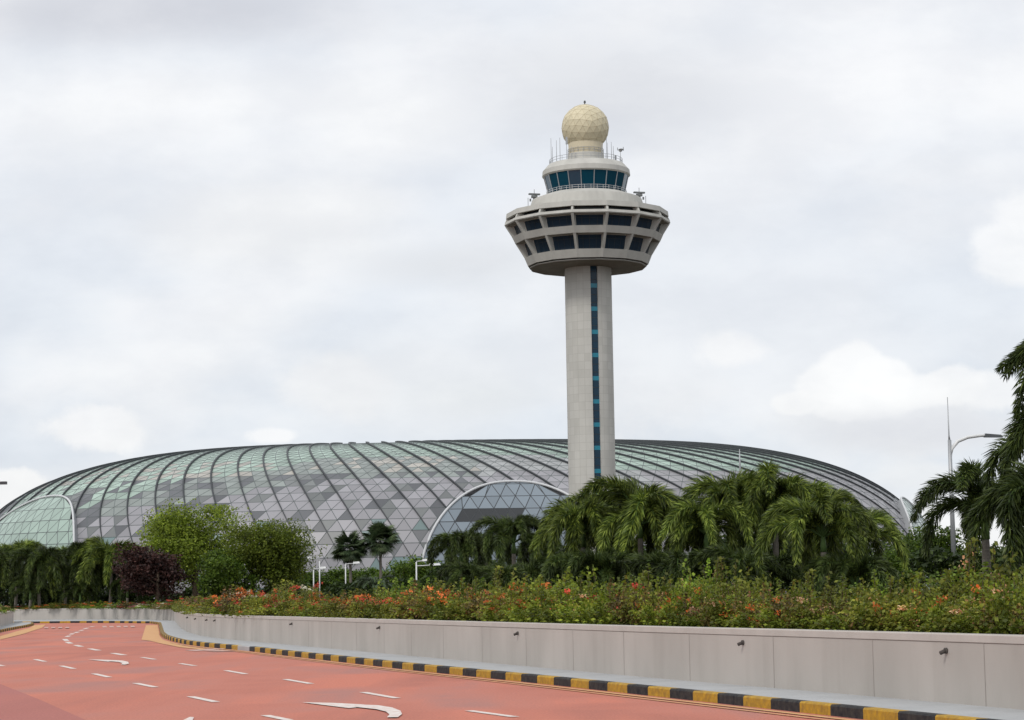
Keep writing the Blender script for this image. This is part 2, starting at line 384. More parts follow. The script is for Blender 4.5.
# left island with its wall
lk = [gp(x, y, 0) for x, y in [(-30,641),(0,632.6),(14,629.6),(28,627),(34,625.2),(33,624)]]
lk_s = smooth(resample(lk, .8), 2)
lw = [gp(x, y, .15) for x, y in [(-30,636.5),(-10,630),(0,626.8),(8,624.6),(13.5,622.6)]]
lw_b = lw[-1]+Vector((-6,1.2,0))
sheet('pavement', offset_path(lk_s, -KW)+[lk[-1]+Vector((-14,0,0)), lk[0]+Vector((-20,0,0))], .146, M['pave'])
kerb('kerb', lk_s, 1.0, side=-1)
lwp = resample(lw, .5)
lwall, lorg = wall('planter_wall', lwp, 0, 1.06, 'short white planter wall at the left edge of the road', thick=-.28)
bx = MB(); e1 = lwp[-1]-lorg; e2 = lw_b-lorg; bx.add([(e1.x,e1.y,0),(e2.x,e2.y,0),(e2.x,e2.y,.91),(e1.x,e1.y,.91)], [(0,1,2,3)]); bx.build('end_panel', M['wall'], lwall)

# ------------------------------------------------------------------ control tower
DT = 340.0
TB = at(594.3, 594, DT); TX, TY = TB.x, TB.y
MP = DT/F                                    # metres per pixel at the tower
def tz(y, r=0):                              # world height of front centre point of radius r seen on pixel row y
    d = ray(586 if y < 250 else 590, y); return CAMZ+(DT-r*MP)*d.z/d.y - GZ
tower = empty('control_tower', (TX, TY, GZ), 0, 'tall pale concrete control tower with a cream ball on top and a wide angular deck', 'control tower')
# shaft: two half shells either side of a glazed strip
sr = 23.6*MP; ztop = tz(262, 30)
mb = MB(); slot = math.asin(5.2/23.6); hw = R(9.2)
def shaft_ring(r, z):
    return [(r*math.sin(a), -r*math.cos(a), z) for a in [slot+hw+(2*PI-2*hw)*i/40 for i in range(41)]]
def facet(r, a):                             # slightly squared corners
    return r
zs = [0]+[ztop*i/30 for i in range(1, 31)]
r0 = []; ang = [slot+hw+(2*PI-2*hw)*i/48 for i in range(49)]
vs = [(sr*math.sin(a), -sr*math.cos(a), z) for z in (0, ztop) for a in ang]
fs = [(i, i+1, 50+i, 49+i) for i in range(48)]
ri = sr-.55
vs += [(ri*math.sin(a), -ri*math.cos(a), z) for z in (0, ztop) for a in (ang[0], ang[-1])]
n0 = 98
fs += [(0, 49, n0+2, n0), (48, n0+1, n0+3, 97)]
mb.add(vs, fs)
sh = mb.build('shaft', M['concrete'], tower, True)
md = sh.modifiers.new('edges', 'EDGE_SPLIT'); md.split_angle = R(25)
# panel joints on the concrete: brick texture pattern in cylindrical coordinates
def tile_mat():
    m = M['concrete'].copy(); m.name = 'tower cladding panels'; nt = m.node_tree; N = nt.nodes; L = nt.links
    p = N['Principled BSDF']; src = p.inputs['Base Color'].links[0].from_socket
    tc = N.new('ShaderNodeTexCoord'); sp = N.new('ShaderNodeSeparateXYZ'); L.new(tc.outputs['Object'], sp.inputs[0])
    at2 = N.new('ShaderNodeMath'); at2.operation = 'ARCTAN2'; L.new(sp.outputs[0], at2.inputs[0]); L.new(sp.outputs[1], at2.inputs[1])
    mu = N.new('ShaderNodeMath'); mu.operation = 'MULTIPLY'; mu.inputs[1].default_value = sr; L.new(at2.outputs[0], mu.inputs[0])
    cb = N.new('ShaderNodeCombineXYZ'); L.new(mu.outputs[0], cb.inputs[0]); L.new(sp.outputs[2], cb.inputs[1])
    br = N.new('ShaderNodeTexBrick'); br.offset = 0; br.inputs['Scale'].default_value = 1
    br.inputs['Color1'].default_value = (1,1,1,1); br.inputs['Color2'].default_value = (.9,.9,.895,1); br.inputs['Mortar'].default_value = (.8,.8,.79,1)
    br.inputs['Mortar Size'].default_value = .03; br.inputs['Brick Width'].default_value = 1.05; br.inputs['Row Height'].default_value = 1.25
    L.new(cb.outputs[0], br.inputs['Vector'])
    q = N.new('ShaderNodeMix'); q.data_type = 'RGBA'; q.blend_type = 'MULTIPLY'; q.inputs[0].default_value = 1
    L.new(src, q.inputs[6]); L.new(br.outputs[0], q.inputs[7]); L.new(q.outputs[2], p.inputs['Base Color'])
    return m
sh.data.materials[0] = tile_mat()
st = MB(); sp_ = (sr-.35)
ca, sa = math.cos(slot), math.sin(slot); half = sr*math.sin(hw)+.02
def P3(u, d, z): return (d*sa+u*ca, -d*ca+u*sa, z)
st.add([P3(-half, sp_, 0), P3(half, sp_, 0), P3(half, sp_, ztop), P3(-half, sp_, ztop)], [(0,1,2,3)])
strip = st.build('window_strip', M['bluestrip'], tower)
bands = MB(); mls = MB(); y = 285.5
while y < 600:
    z = tz(y, 21); 
    for dz, hh in ((0, .33),):
        bands = MB(); bands.add([P3(-half+.02, sp_+.03, z-hh), P3(half-.02, sp_+.03, z-hh), P3(half-.02, sp_+.03, z+hh), P3(-half+.02, sp_+.03, z+hh)], [(0,1,2,3)])
    bands.build('spandrel', M['tealpanel'], strip)
    y += 23.2
z = 1
while z < ztop-1:
    mls = MB(); mls.add([P3(-half+.01, sp_+.02, z-.04), P3(half-.01, sp_+.02, z-.04), P3(half-.01, sp_+.02, z+.04), P3(-half+.01, sp_+.02, z+.04)], [(0,1,2,3)]); mls.build('mullion', M['mull'], strip); z += 1.2


# main deck
NG = 15; OFF = PI/NG                          # a face looks at the road
def rp(px): return px*MP/math.cos(PI/NG)*.985
deck = empty('observation_deck', (0,0,0)); deck.parent = tower
def band(name, rows, m, parent=deck, n=NG, off=OFF):
    b = MB(); b.lathe(rows, n, off, close=True); return b.build(name, m, parent)
zp0, zp1 = tz(199.8, 82), tz(205.0, 82)
zA0, zA1 = tz(208.7, 83.5), tz(212.4, 83.5)
zB0, zB1 = tz(225.2, 74.5), tz(232.0, 74.5)
zC0, zC1 = tz(248.6, 62.5), tz(257.0, 60.5)
rP, rA, rB, rC, rC2 = rp(82), rp(83.6), rp(74.5), rp(63), rp(60)
rin = rp(42)
band('parapet', [(rP-.1, zp0), (rP, zp1), (rP-.5, zp1), (rP-.8, zp0-.3), (rin, zp0-.3), (rin, zp0)], M['deck'])
band('slab', [(rA-.1, zA0), (rA, zA1+.15), (rA-.15, zA1), (rin, zA1), (rin, zA0)], M['deck'])
band('slab', [(rB+.25, zB0), (rB-.25, zB1), (rin, zB1), (rin, zB0)], M['deck'])
band('slab', [(rC+.15, zC0), (rC2+.1, zC1), (rin*.8, zC1), (rin*.8, zC0)], M['deck'])
gz = tz(258.6, 58)
band('soffit_groove', [(rp(57), zC1), (rp(57), gz), (rin*.8, gz), (rin*.8, zC1+.01)], M['mull'])
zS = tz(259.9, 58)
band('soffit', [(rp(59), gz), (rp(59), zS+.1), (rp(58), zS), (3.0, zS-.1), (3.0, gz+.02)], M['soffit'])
# recessed glazing and frames
for (ra, za, rb, zb, w) in ((rp(74.5), zA1, rp(70.8), zB0, 3), (rp(64), zB1, rp(59.5), zC0, 2)):
    for k in range(NG):
        a0, a1 = OFF+2*PI*k/NG, OFF+2*PI*(k+1)/NG
        def pt(r, a, z): return Vector((r*math.sin(a), -r*math.cos(a), z))
        c = [pt(rb, a0, zb), pt(rb, a1, zb), pt(ra, a1, za), pt(ra, a0, za)]
        def uv(u, v, out=0.0):
            p = c[0].lerp(c[1], u).lerp(c[3].lerp(c[2], u), v); am = (a0+a1)/2
            return p+Vector((math.sin(am), -math.cos(am), 0))*out
        wb = MB()
        wb.add([uv(.0,0), uv(1,0), uv(1,1), uv(0,1)], [(0,1,2,3)])
        wd = wb.build('window', M['navy'], deck)
        fb = MB()
        for (u0, v0, u1, v1, mm) in [(0,0,.06,1,0),(.94,0,1,1,0),(.06,0,.94,.04,0),(.06,.96,.94,1,0)]:
            fb.add([uv(u0,v0,.05), uv(u1,v0,.05), uv(u1,v1,.05), uv(u0,v1,.05)], [(0,1,2,3)], 0)
        for i in range(1, 4): fb.add([uv(i/4-.006+.0,.07,.04), uv(i/4+.006,.07,.04), uv(i/4+.006,.93,.04), uv(i/4-.006,.93,.04)], [(0,1,2,3)], 1)
        fb.add([uv(.1,.70,.035), uv(.9,.70,.035), uv(.9,.725,.035), uv(.1,.725,.035)], [(0,1,2,3)], 1)
        fb.build('window_frame', [M['deck'], M['mull']], wd)
# dark slot behind the parapet
band('dark_slot', [(rP-1.2, zp1-.02), (rP-1.2, zA0+.02), (rin, zA0+.02), (rin, zp1-.02)], M['mull'])
# radial fins
for k in range(NG):
    a = OFF+2*PI*k/NG; d = Vector((math.sin(a), -math.cos(a), 0)); s = Vector((math.cos(a), math.sin(a), 0))
    fb = MB()
    def fin(r0, z0, r1, z1, ri0, ri1, w=.2):
        q = [d*r0+Vector((0,0,z0)), d*r1+Vector((0,0,z1)), d*ri1+Vector((0,0,z1)), d*ri0+Vector((0,0,z0))]
        vs = [p+s*w for p in q]+[p-s*w for p in q]
        fb.add(vs, [(0,1,2,3),(7,6,5,4),(0,4,5,1),(1,5,6,2),(2,6,7,3),(3,7,4,0)])
    fin(rP-.15, zp1+.01, rA-.1, zA0-.01, rin+3, rin+3, .16)
    fin(rA-.12, zA1-.01, rB+.2, zB0+.01, rp(66), rp(66))
    fin(rB-.3, zB1-.01, rC+.1, zC0+.01, rp(54), rp(54))
    fb.build('fin', M['deck'], deck)
# collar above the deck
cr = MB(); zc0 = tz(196, 57); zc1 = tz(190.5, 56)
cr.lathe([(58*MP, zp0-.35), (57*MP, zc0+.2), (55.5*MP, zc1), (40*MP, tz(187.5, 42)), (38*MP, tz(187.5, 42))], 48)
cr.build('collar', M['deck'], tower, True).modifiers.new('e', 'EDGE_SPLIT').split_angle = R(15)
def railing(name, r, z, h, n, parent, m, posts=24, th=.035):
    b = MB()
    for hh in (h, h*.5): b.tube([(r*math.sin(2*PI*i/n), -r*math.cos(2*PI*i/n), z+hh) for i in range(n+1)], th, 5, False)
    for i in range(posts):
        a = 2*PI*(i+.5)/posts; b.tube([(r*math.sin(a), -r*math.cos(a), z), (r*math.sin(a), -r*math.cos(a), z+h)], th, 5)
    return b.build(name, m, parent)
railing('railing', 40.5*MP, tz(187.5, 42)-.05, .62, 48, tower, M['whitepaint'], 40, .025)
# control room
cab = empty('control_room', (0,0,0)); cab.parent = tower
NC = 20; zg0, zg1 = tz(188.5, 38)-.2, tz(169.2, 43.5)
cb = MB(); cb.lathe([(38*MP, zg0), (43.3*MP, zg1+.3)], NC, PI/NC); cb.build('cab_glazing', M['teal'], cab)
for k in range(NC):
    a = PI/NC+2*PI*k/NC; b = MB(); r_0, r_1 = 38.3*MP, 43.5*MP
    b.tube([(r_0*math.sin(a), -r_0*math.cos(a), zg0), (r_1*math.sin(a), -r_1*math.cos(a), zg1+.3)], .07, 6); b.build('mullion', M['steel'], cab)
rf = MB(); zr = tz(158.0, 38.5); zrb = tz(167.8, 44.5)
rf.lathe([(0, zr+.25), (37*MP, zr+.1), (38.6*MP, zr), (44.2*MP, zrb+.75), (44.7*MP, zrb), (43*MP, zg1), (0, zg1+.02)], 48)
rf.build('roof', M['deck'], cab, True).modifiers.new('e', 'EDGE_SPLIT').split_angle = R(28)
railing('railing', 37*MP, zr+.05, .8, 48, cab, M['steel'], 30, .03)
# radome
zc = tz(128.0); rr = 24.3*MP
zdr = zr+.2; zbt = tz(149.0, 18)
dr = MB(); dr.lathe([(18.5*MP, zdr-.1), (18.5*MP, zbt-.35), (17*MP, zbt-.33)], 32)
dr.build('radome_base', M['deck'], tower, True).modifiers.new('e', 'EDGE_SPLIT').split_angle = R(30)
nk_ = MB(); nk_.lathe([(17.3*MP, zbt-.4), (17.3*MP, zbt+.15), (17.6*MP, zc-16.2*MP)], 40); nk_.build('radome_skirt', mat('radome skirt', (.62,.55,.40), .6), tower, True)
railing('railing', 18.2*MP, zbt-.35, .75, 32, tower, M['steel'], 20, .035)
def radome_mat():
    m = mat('radome panels', (.68,.60,.43), .55, .3)
    nt = m.node_tree; N = nt.nodes; L = nt.links; p = N['Principled BSDF']
    at_ = N.new('ShaderNodeAttribute'); at_.attribute_name = 'tint'
    q = N.new('ShaderNodeMix'); q.data_type = 'RGBA'; q.blend_type = 'MULTIPLY'; q.inputs[0].default_value = 1
    q.inputs[6].default_value = (.68,.61,.44,1); L.new(at_.outputs['Color'], q.inputs[7]); L.new(q.outputs[2], p.inputs['Base Color'])
    return m
bm = bmesh.new(); bmesh.ops.create_icosphere(bm, subdivisions=2, radius=rr)
bmesh.ops.rotate(bm, verts=bm.verts, matrix=Matrix.Rotation(R(23), 3, 'X'))
bmesh.ops.subdivide_edges(bm, edges=bm.edges[:], cuts=1, use_grid_fill=True)
for v in bm.verts: v.co = v.co.normalized()*(v.co.length*.25+rr*.75)
low = [v for v in bm.verts if v.co.z < -rr*.9]; bmesh.ops.delete(bm, geom=low, context='VERTS')
me = bpy.data.meshes.new('radome'); bm.to_mesh(me); bm.free(); me.materials.append(radome_mat())
rnd = random.Random(4); ca_ = me.color_attributes.new('tint', 'FLOAT_COLOR', 'CORNER')
for p_ in me.polygons:
    v_ = rnd.uniform(.9, 1.0)
    for li in p_.loop_indices: ca_.data[li].color = (v_, v_, v_*.98, 1)
rd = link('radome', me, tower); rd.location = (0, 0, zc)
se = MB()
for e in me.edges:
    a, b = me.vertices[e.vertices[0]].co, me.vertices[e.vertices[1]].co
    se.tube([a*1.001, b*1.001], .02, 4, False)
se.build('seam', mat('radome seams', (.5,.43,.29), .7), rd)
ob = MB(); ob.tube([(0,0,zc+rr-.05),(0,0,zc+rr+.35)], .09, 8); ob.tube([(0,0,zc+rr+.3),(0,0,zc+rr+.62)], [.2,.12], 8); ob.build('beacon_light', M['darkmetal'], tower)
# aerials round the roof
rnd = random.Random(8)
for i, (px, h, kind) in enumerate([(548,4.6,0),(552,2.6,0),(556,3.4,0),(560.5,5.2,0),(566,3.6,1),(607,2.6,0),(608.5,6.5,0),(611,2.8,0),(613,2.2,0),(617,2.0,1),(621,1.8,2),(625,2.2,3),(545,1.8,0),(571,2.0,0),(601,2.2,0)]):
    rr_ = 36*MP; dx = max(-.97, min(.97, (px-586)*MP/rr_)); sg = -1 if i % 3 else 1
    x = dx*rr_; y = sg*math.sqrt(1-dx*dx)*rr_*.95; z0 = zr+.1; b = MB()
    b.tube([(x,y,z0),(x,y,z0+h)], [.06,.03], 5)
    if kind == 1: b.box((x,y,z0+h-.6), (.3,.3,1.1))
    if kind == 2: b.lathe([(.05,0),(.25,.12),(.3,.3)], 12, 0, (x,y,z0+h-.1))
    if kind == 3:
        b.tube([(x-.5,y,z0+h-.2),(x+.5,y,z0+h-.2)], .04, 5); b.box((x+.45,y,z0+h-.0), (.12,.12,.6)); b.box((x-.45,y,z0+h-.0), (.12,.12,.4)); b.lathe([(.45,-.12),(.3,.0),(.0,.1)], 12, 0, (x+.1,y,z0+h))
    b.build('aerial', M['steel'], tower)
for sx in (-1, 1):                             # small radar heads on the deck shoulders
    b = MB(); x = sx*53*MP; y = -1.0; z0 = tz(195, 30)
    b.tube([(x,y,z0-1),(x,y,z0+1.0)], [.35,.22], 10); b.box((x,y,z0+1.15), (1.1,.8,.4)); b.box((x,y-.2,z0+1.6), (2.0,.5,.28), .3); b.tube([(x,y,z0+1.7),(x,y,z0+2.6)], .05, 5)
    b.tube([(x-.5*sx,y,z0-.2),(x-1.3*sx,y-.4,z0+.9)], .05, 5); b.box((x-1.3*sx,y-.4,z0+.9), (.25,.4,.5)); b.tube([(x+1.1*sx,y-.3,z0-1),(x+1.1*sx,y-.3,z0+.9)], .05, 5); b.box((x+.7*sx,y,z0+.5), (.3,.3,.5))
    b.tube([(x-2.2*sx,y,z0-1),(x-2.2*sx,y,z0+2)], .04, 5)
    b.v = [(x+(p[0]-x)*.9, y+(p[1]-y)*.9, z0-.4+(p[2]-z0)*.8) for p in b.v]
    b.build('radar_head', mat('radar grey', (.16,.17,.17), .5), tower)

# ------------------------------------------------------------------ glass dome
DJ = 495.0
JC = at(450, 594, DJ); JA, JB, JH = 108.5, 78.0, 34.2
dome = empty('domed_building', (JC.x, JC.y, GZ), 0, 'huge low glass dome building behind the trees with dark curved ribs', 'building')
prof = []
for i in range(2001):
    t = PI/2*i/2000; prof.append((math.cos(t)**(2/2.6), math.sin(t)**(2/2.6)*JH))
arc = [0]
for (r0_, z0_), (r1_, z1_) in zip(prof[:-1], prof[1:]): arc.append(arc[-1]+math.hypot((r1_-r0_)*88, z1_-z0_))
ROW = 2.75; NR = int((arc[-1]-17)/ROW); NCOL = 164; SKEW = .5
def pr(s):
    import bisect
    i = min(len(arc)-2, max(0, bisect.bisect_right(arc, s)-1)); f = (s-arc[i])/(arc[i+1]-arc[i])
    return prof[i][0]*(1-f)+prof[i+1][0]*f, prof[i][1]*(1-f)+prof[i+1][1]*f
def JP(row, th):
    r_, z_ = pr(row*ROW); d_ = JB*(1-r_); return Vector(((JA-d_)*math.sin(th), -(JB-d_)*math.cos(th), z_))
def JN(row, th):
    e = .02; a = JP(row, th+e)-JP(row, th-e); b = JP(row+.1, th)-JP(max(0, row-.1), th); return a.cross(b).normalized()
DTH = 2*PI/NCOL
def TH(j, i):
    a = (j-SKEW*i)*DTH; return a-.10*math.sin(2*a)
grid = [[JP(i, TH(j, i)) for j in range(NCOL)] for i in range(NR+1)]
V = [v for r_ in grid for v in r_]
arches = [(R(8.4), 19.3, 21.6, 'blue'), (R(-54.5), 21.0, 21.5, 'green'), (R(77), 18, 19.5, 'pale')]   # centre angle, half width m, height m
def arch_val(th, z):
    best = 9
    for (t0, hw_, hh_, _) in arches:
        dth = (th-t0+PI) % (2*PI)-PI
        sp = math.hypot(JA*math.cos(t0), JB*math.sin(t0))
        best = min(best, (abs(dth)*sp/hw_)**2.3+(z/hh_)**2.3)
    return best
FC, cols = [], []
rnd = random.Random(11)
from mathutils import noise as mn
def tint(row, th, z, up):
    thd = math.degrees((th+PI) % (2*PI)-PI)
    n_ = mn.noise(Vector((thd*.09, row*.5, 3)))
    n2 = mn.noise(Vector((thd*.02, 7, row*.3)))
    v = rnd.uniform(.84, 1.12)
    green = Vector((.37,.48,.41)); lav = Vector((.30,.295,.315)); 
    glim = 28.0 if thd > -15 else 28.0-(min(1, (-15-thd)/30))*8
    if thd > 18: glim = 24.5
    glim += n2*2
    if z > glim: c = green*(1.0 if z > glim+1.5 else .8)  # pale green of the upper panels paints in the reflected sky
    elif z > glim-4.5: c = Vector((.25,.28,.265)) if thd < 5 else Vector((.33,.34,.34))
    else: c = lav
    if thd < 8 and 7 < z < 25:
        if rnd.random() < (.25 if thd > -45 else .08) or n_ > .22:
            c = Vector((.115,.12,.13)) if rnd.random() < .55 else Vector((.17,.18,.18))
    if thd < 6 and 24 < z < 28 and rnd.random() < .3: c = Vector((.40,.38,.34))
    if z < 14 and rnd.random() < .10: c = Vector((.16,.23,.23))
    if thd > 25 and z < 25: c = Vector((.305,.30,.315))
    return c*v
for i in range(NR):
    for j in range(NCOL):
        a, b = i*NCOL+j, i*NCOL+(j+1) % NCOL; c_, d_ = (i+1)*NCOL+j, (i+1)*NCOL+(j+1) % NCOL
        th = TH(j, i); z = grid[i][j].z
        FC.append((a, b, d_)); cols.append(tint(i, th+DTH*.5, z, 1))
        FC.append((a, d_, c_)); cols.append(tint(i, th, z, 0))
def panel_mat(name, rough=.42, spec=.55):
    m = mat(name, (.4,.4,.4), rough, spec); nt = m.node_tree
    a = nt.nodes.new('ShaderNodeAttribute'); a.attribute_name = 'tint'; nt.links.new(a.outputs['Color'], nt.nodes['Principled BSDF'].inputs['Base Color'])
    return m
def tinted(name, V, FC, cols, m, parent):
    me = bpy.data.meshes.new(name); me.from_pydata([tuple(v) for v in V], [], FC); me.materials.append(m)
    ca = me.color_attributes.new('tint', 'FLOAT_COLOR', 'CORNER'); k = len(FC[0])
    arr = np.ones((len(FC), k, 4), dtype=np.float32); arr[:, :, :3] = np.array([tuple(c) for c in cols], dtype=np.float32)[:, None, :]
    ca.data.foreach_set('color', arr.ravel()); return link(name, me, parent)
pm = panel_mat('fritted glass with painted sky sheen')
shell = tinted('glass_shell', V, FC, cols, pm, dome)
tc_ = MB(); tc_.add([v for v in grid[NR]], [tuple(range(NCOL))]); tc_.build('roof_cap', M['bar'], dome)
def bars(segs, w, out, name, m, parent):        # tent shaped bars; segs: (a, b, normal)
    b = MB()
    for a, c, n_ in segs:
        s = (c-a).cross(n_).normalized()*w/2; o = n_*out
        b.add([a-s, a+o, a+s, c-s, c+o, c+s], [(0,1,4,3),(1,2,5,4)])
    return b.build(name, m, parent)
segs = []
for i in range(NR):
    for j in range(NCOL):
        th = TH(j, i); p = grid[i][j]
        tn = (th+PI) % (2*PI)-PI
        if abs(tn) > R(115): continue
        if arch_val(th, p.z) < .8: continue
        n_ = JN(i, th)
        segs += [(p, grid[i][(j+1) % NCOL], n_), (p, grid[i+1][(j+1) % NCOL], n_), (p, grid[i+1][j], n_)]
bars(segs, .13, .06, 'glazing_bars', M['bar'], dome)
# dark fins following one diagonal of the grid
nrib = 0; rest = MB()
def rib_mesh(b, j, lo):
    pts = []
    for i2 in range(lo*2, NR*2+1):
        i = i2/2; th = TH(j, i); p = JP(i, th)
        if arch_val(th, p.z) < 1.0: pts = []; continue
        n_ = JN(i, th); k = min(1, max(.12, (p.z-9)/16)); pts.append((p, n_, k))
    prev = None
    if len(pts) < 3: return False
    nv = len(b.v)
    for q, (p, n_, k) in enumerate(pts):
        t = (pts[min(q+1, len(pts)-1)][0]-pts[max(q-1, 0)][0]).normalized(); s = t.cross(n_).normalized()*(.06+.09*k); o = n_*(.08+.30*k)
        b.v += [tuple(p-s), tuple(p-s+o), tuple(p+s+o), tuple(p+s)]
        if q:
            a = nv+(q-1)*4; c = a+4
            for u in range(3): b.f.append((a+u, a+u+1, c+u+1, c+u)); b.m.append(0)
    return True
camv = Vector((-JC.x, -JC.y, 1))
for j in range(0, NCOL, 2):
    vis = 0
    for i in range(0, NR, 2):
        th = TH(j, i); p = JP(i, th)
        if JN(i, th).dot((camv-p).normalized()) > .01 and p.z > 8: vis += 1
    if vis > 3 and nrib < 98:
        b = MB()
        if rib_mesh(b, j, 2): b.build('rib', M['ribm'], dome); nrib += 1
    else: rib_mesh(rest, j, 2)
tag(rest.build('rear_ribs', M['ribm'], dome), kind='stuff')
# arched glass fronts
for ai, (t0, hw_, hh_, kind) in enumerate(arches):
    sp = math.hypot(JA*math.cos(t0), JB*math.sin(t0))
    import bisect
    def surf(u, z, out):                          # u metres along the rim, z height
        s = arc[min(len(arc)-1, bisect.bisect_left([q[1] for q in prof_s], z)*4)] if False else s_of_z(z)
        row = s/ROW; th = t0+u/sp; return JP(row, th)+JN(max(.1, row), th)*out
    zz = [q[1] for q in prof]
    def s_of_z(z): return arc[min(len(arc)-1, bisect.bisect_left(zz, z))]
    e = empty('arched_entrance', (0,0,0)); e.parent = dome
    OUT = 1.25
    edge = []
    for k in range(61):
        al = PI*k/60; u = -hw_*math.copysign(abs(math.cos(al))**(2/2.3), math.cos(al)); z = hh_*math.sin(al)**(2/2.3); edge.append((u, z))
    tb = MB(); tb.tube([surf(u, z, OUT) for u, z in edge], .22 if kind != 'blue' else .25, 8); tb.build('arch_rim', mat('arch rim', (.60,.61,.62), .5), e, True)
    sk = MB()
    for (u0, z0_), (u1, z1_) in zip(edge[:-1], edge[1:]): sk.add([surf(u0,z0_,OUT), surf(u1,z1_,OUT), surf(u1,z1_,-.6), surf(u0,z0_,-.6)], [(0,1,2,3)])
    sk.build('arch_reveal', M['steel'], e)
    # triangular glazing clipped to the arch by splitting each row at its edges
    RH, CWd = 2.35, 3.1; VV, FF, CC, sg = [], [], [], []
    def halfw(z): return hw_*max(0, 1-(max(0, z)/hh_)**2.3)**(1/2.3)
    nr = int(hh_/RH)+1
    for i in range(nr):
        z0_, z1_ = i*RH, min((i+1)*RH, hh_-.02)
        nsub = 3
        for j in range(-10, 11):
            for up in (0, 1):
                if up: tri = [(j*CWd+(i % 2)*CWd/2, z0_), ((j+1)*CWd+(i % 2)*CWd/2, z0_), ((j+.5)*CWd+(i % 2)*CWd/2, z1_)]
                else: tri = [((j+.5)*CWd+(i % 2)*CWd/2, z1_), ((j-.5)*CWd+(i % 2)*CWd/2, z1_), (j*CWd+(i % 2)*CWd/2, z0_)]
                cen = (sum(p[0] for p in tri)/3, sum(p[1] for p in tri)/3)
                if abs(cen[0]) > halfw(cen[1])+.9: continue
                tri = [(max(-halfw(p[1]), min(halfw(p[1]), p[0])), p[1]) for p in tri]
                n0 = len(VV); P = [surf(u, z, OUT-.1) for u, z in tri]
                if (P[1]-P[0]).cross(P[2]-P[0]).length < .05: continue
                VV += P; FF.append((n0, n0+1, n0+2) if True else 0)
                v = rnd.uniform(.88, 1.1)
                base = {'blue': Vector((.20,.24,.275)), 'green': Vector((.33,.43,.37)), 'pale': Vector((.40,.48,.43))}[kind]
                if kind == 'green' and z0_ < 8: base = Vector((.27,.31,.31))
                if kind == 'blue' and i == 6 and -11.5 < cen[0] < .6: base = Vector((.03,.033,.035))
                CC.append(base*v)
                nn = JN(max(.1, s_of_z(cen[1])/ROW), t0+cen[0]/sp)
                for q in range(3): sg.append((P[q], P[(q+1) % 3], nn))
    tinted('arch_glazing', VV, FF, CC, panel_mat('arch glass', .18, .6), e)
    bars(sg, .16, .05, 'glazing_bars', M['bar'] if kind != 'blue' else M['ribm'], e)

# ------------------------------------------------------------------ vegetation
rng = np.random.default_rng(5)
def leaf_quads(C, D, S, Lh, Wd):       # centres, long direction, side direction
    a = C-D*Lh[:, None]/2; b = C+D*Lh[:, None]/2; m1 = C+S*Wd[:, None]/2; m2 = C-S*Wd[:, None]/2
    n = len(C); V = np.stack([a, m1, b, m2], 1).reshape(-1, 3); Fq = np.arange(n*4).reshape(n, 4)
    return V, Fq
def unit(a): return a/np.maximum(1e-9, np.linalg.norm(a, axis=1))[:, None]
def rand_leaves(C, size, droop=.2, wr=.55):
    n = len(C); D = unit(rng.normal(size=(n, 3))*np.array([1, 1, .6])-np.array([0, 0, droop])); S = unit(np.cross(D, rng.normal(size=(n, 3))))
    L_ = size*rng.uniform(.6, 1.35, n); return leaf_quads(C, D, S, L_, L_*wr)
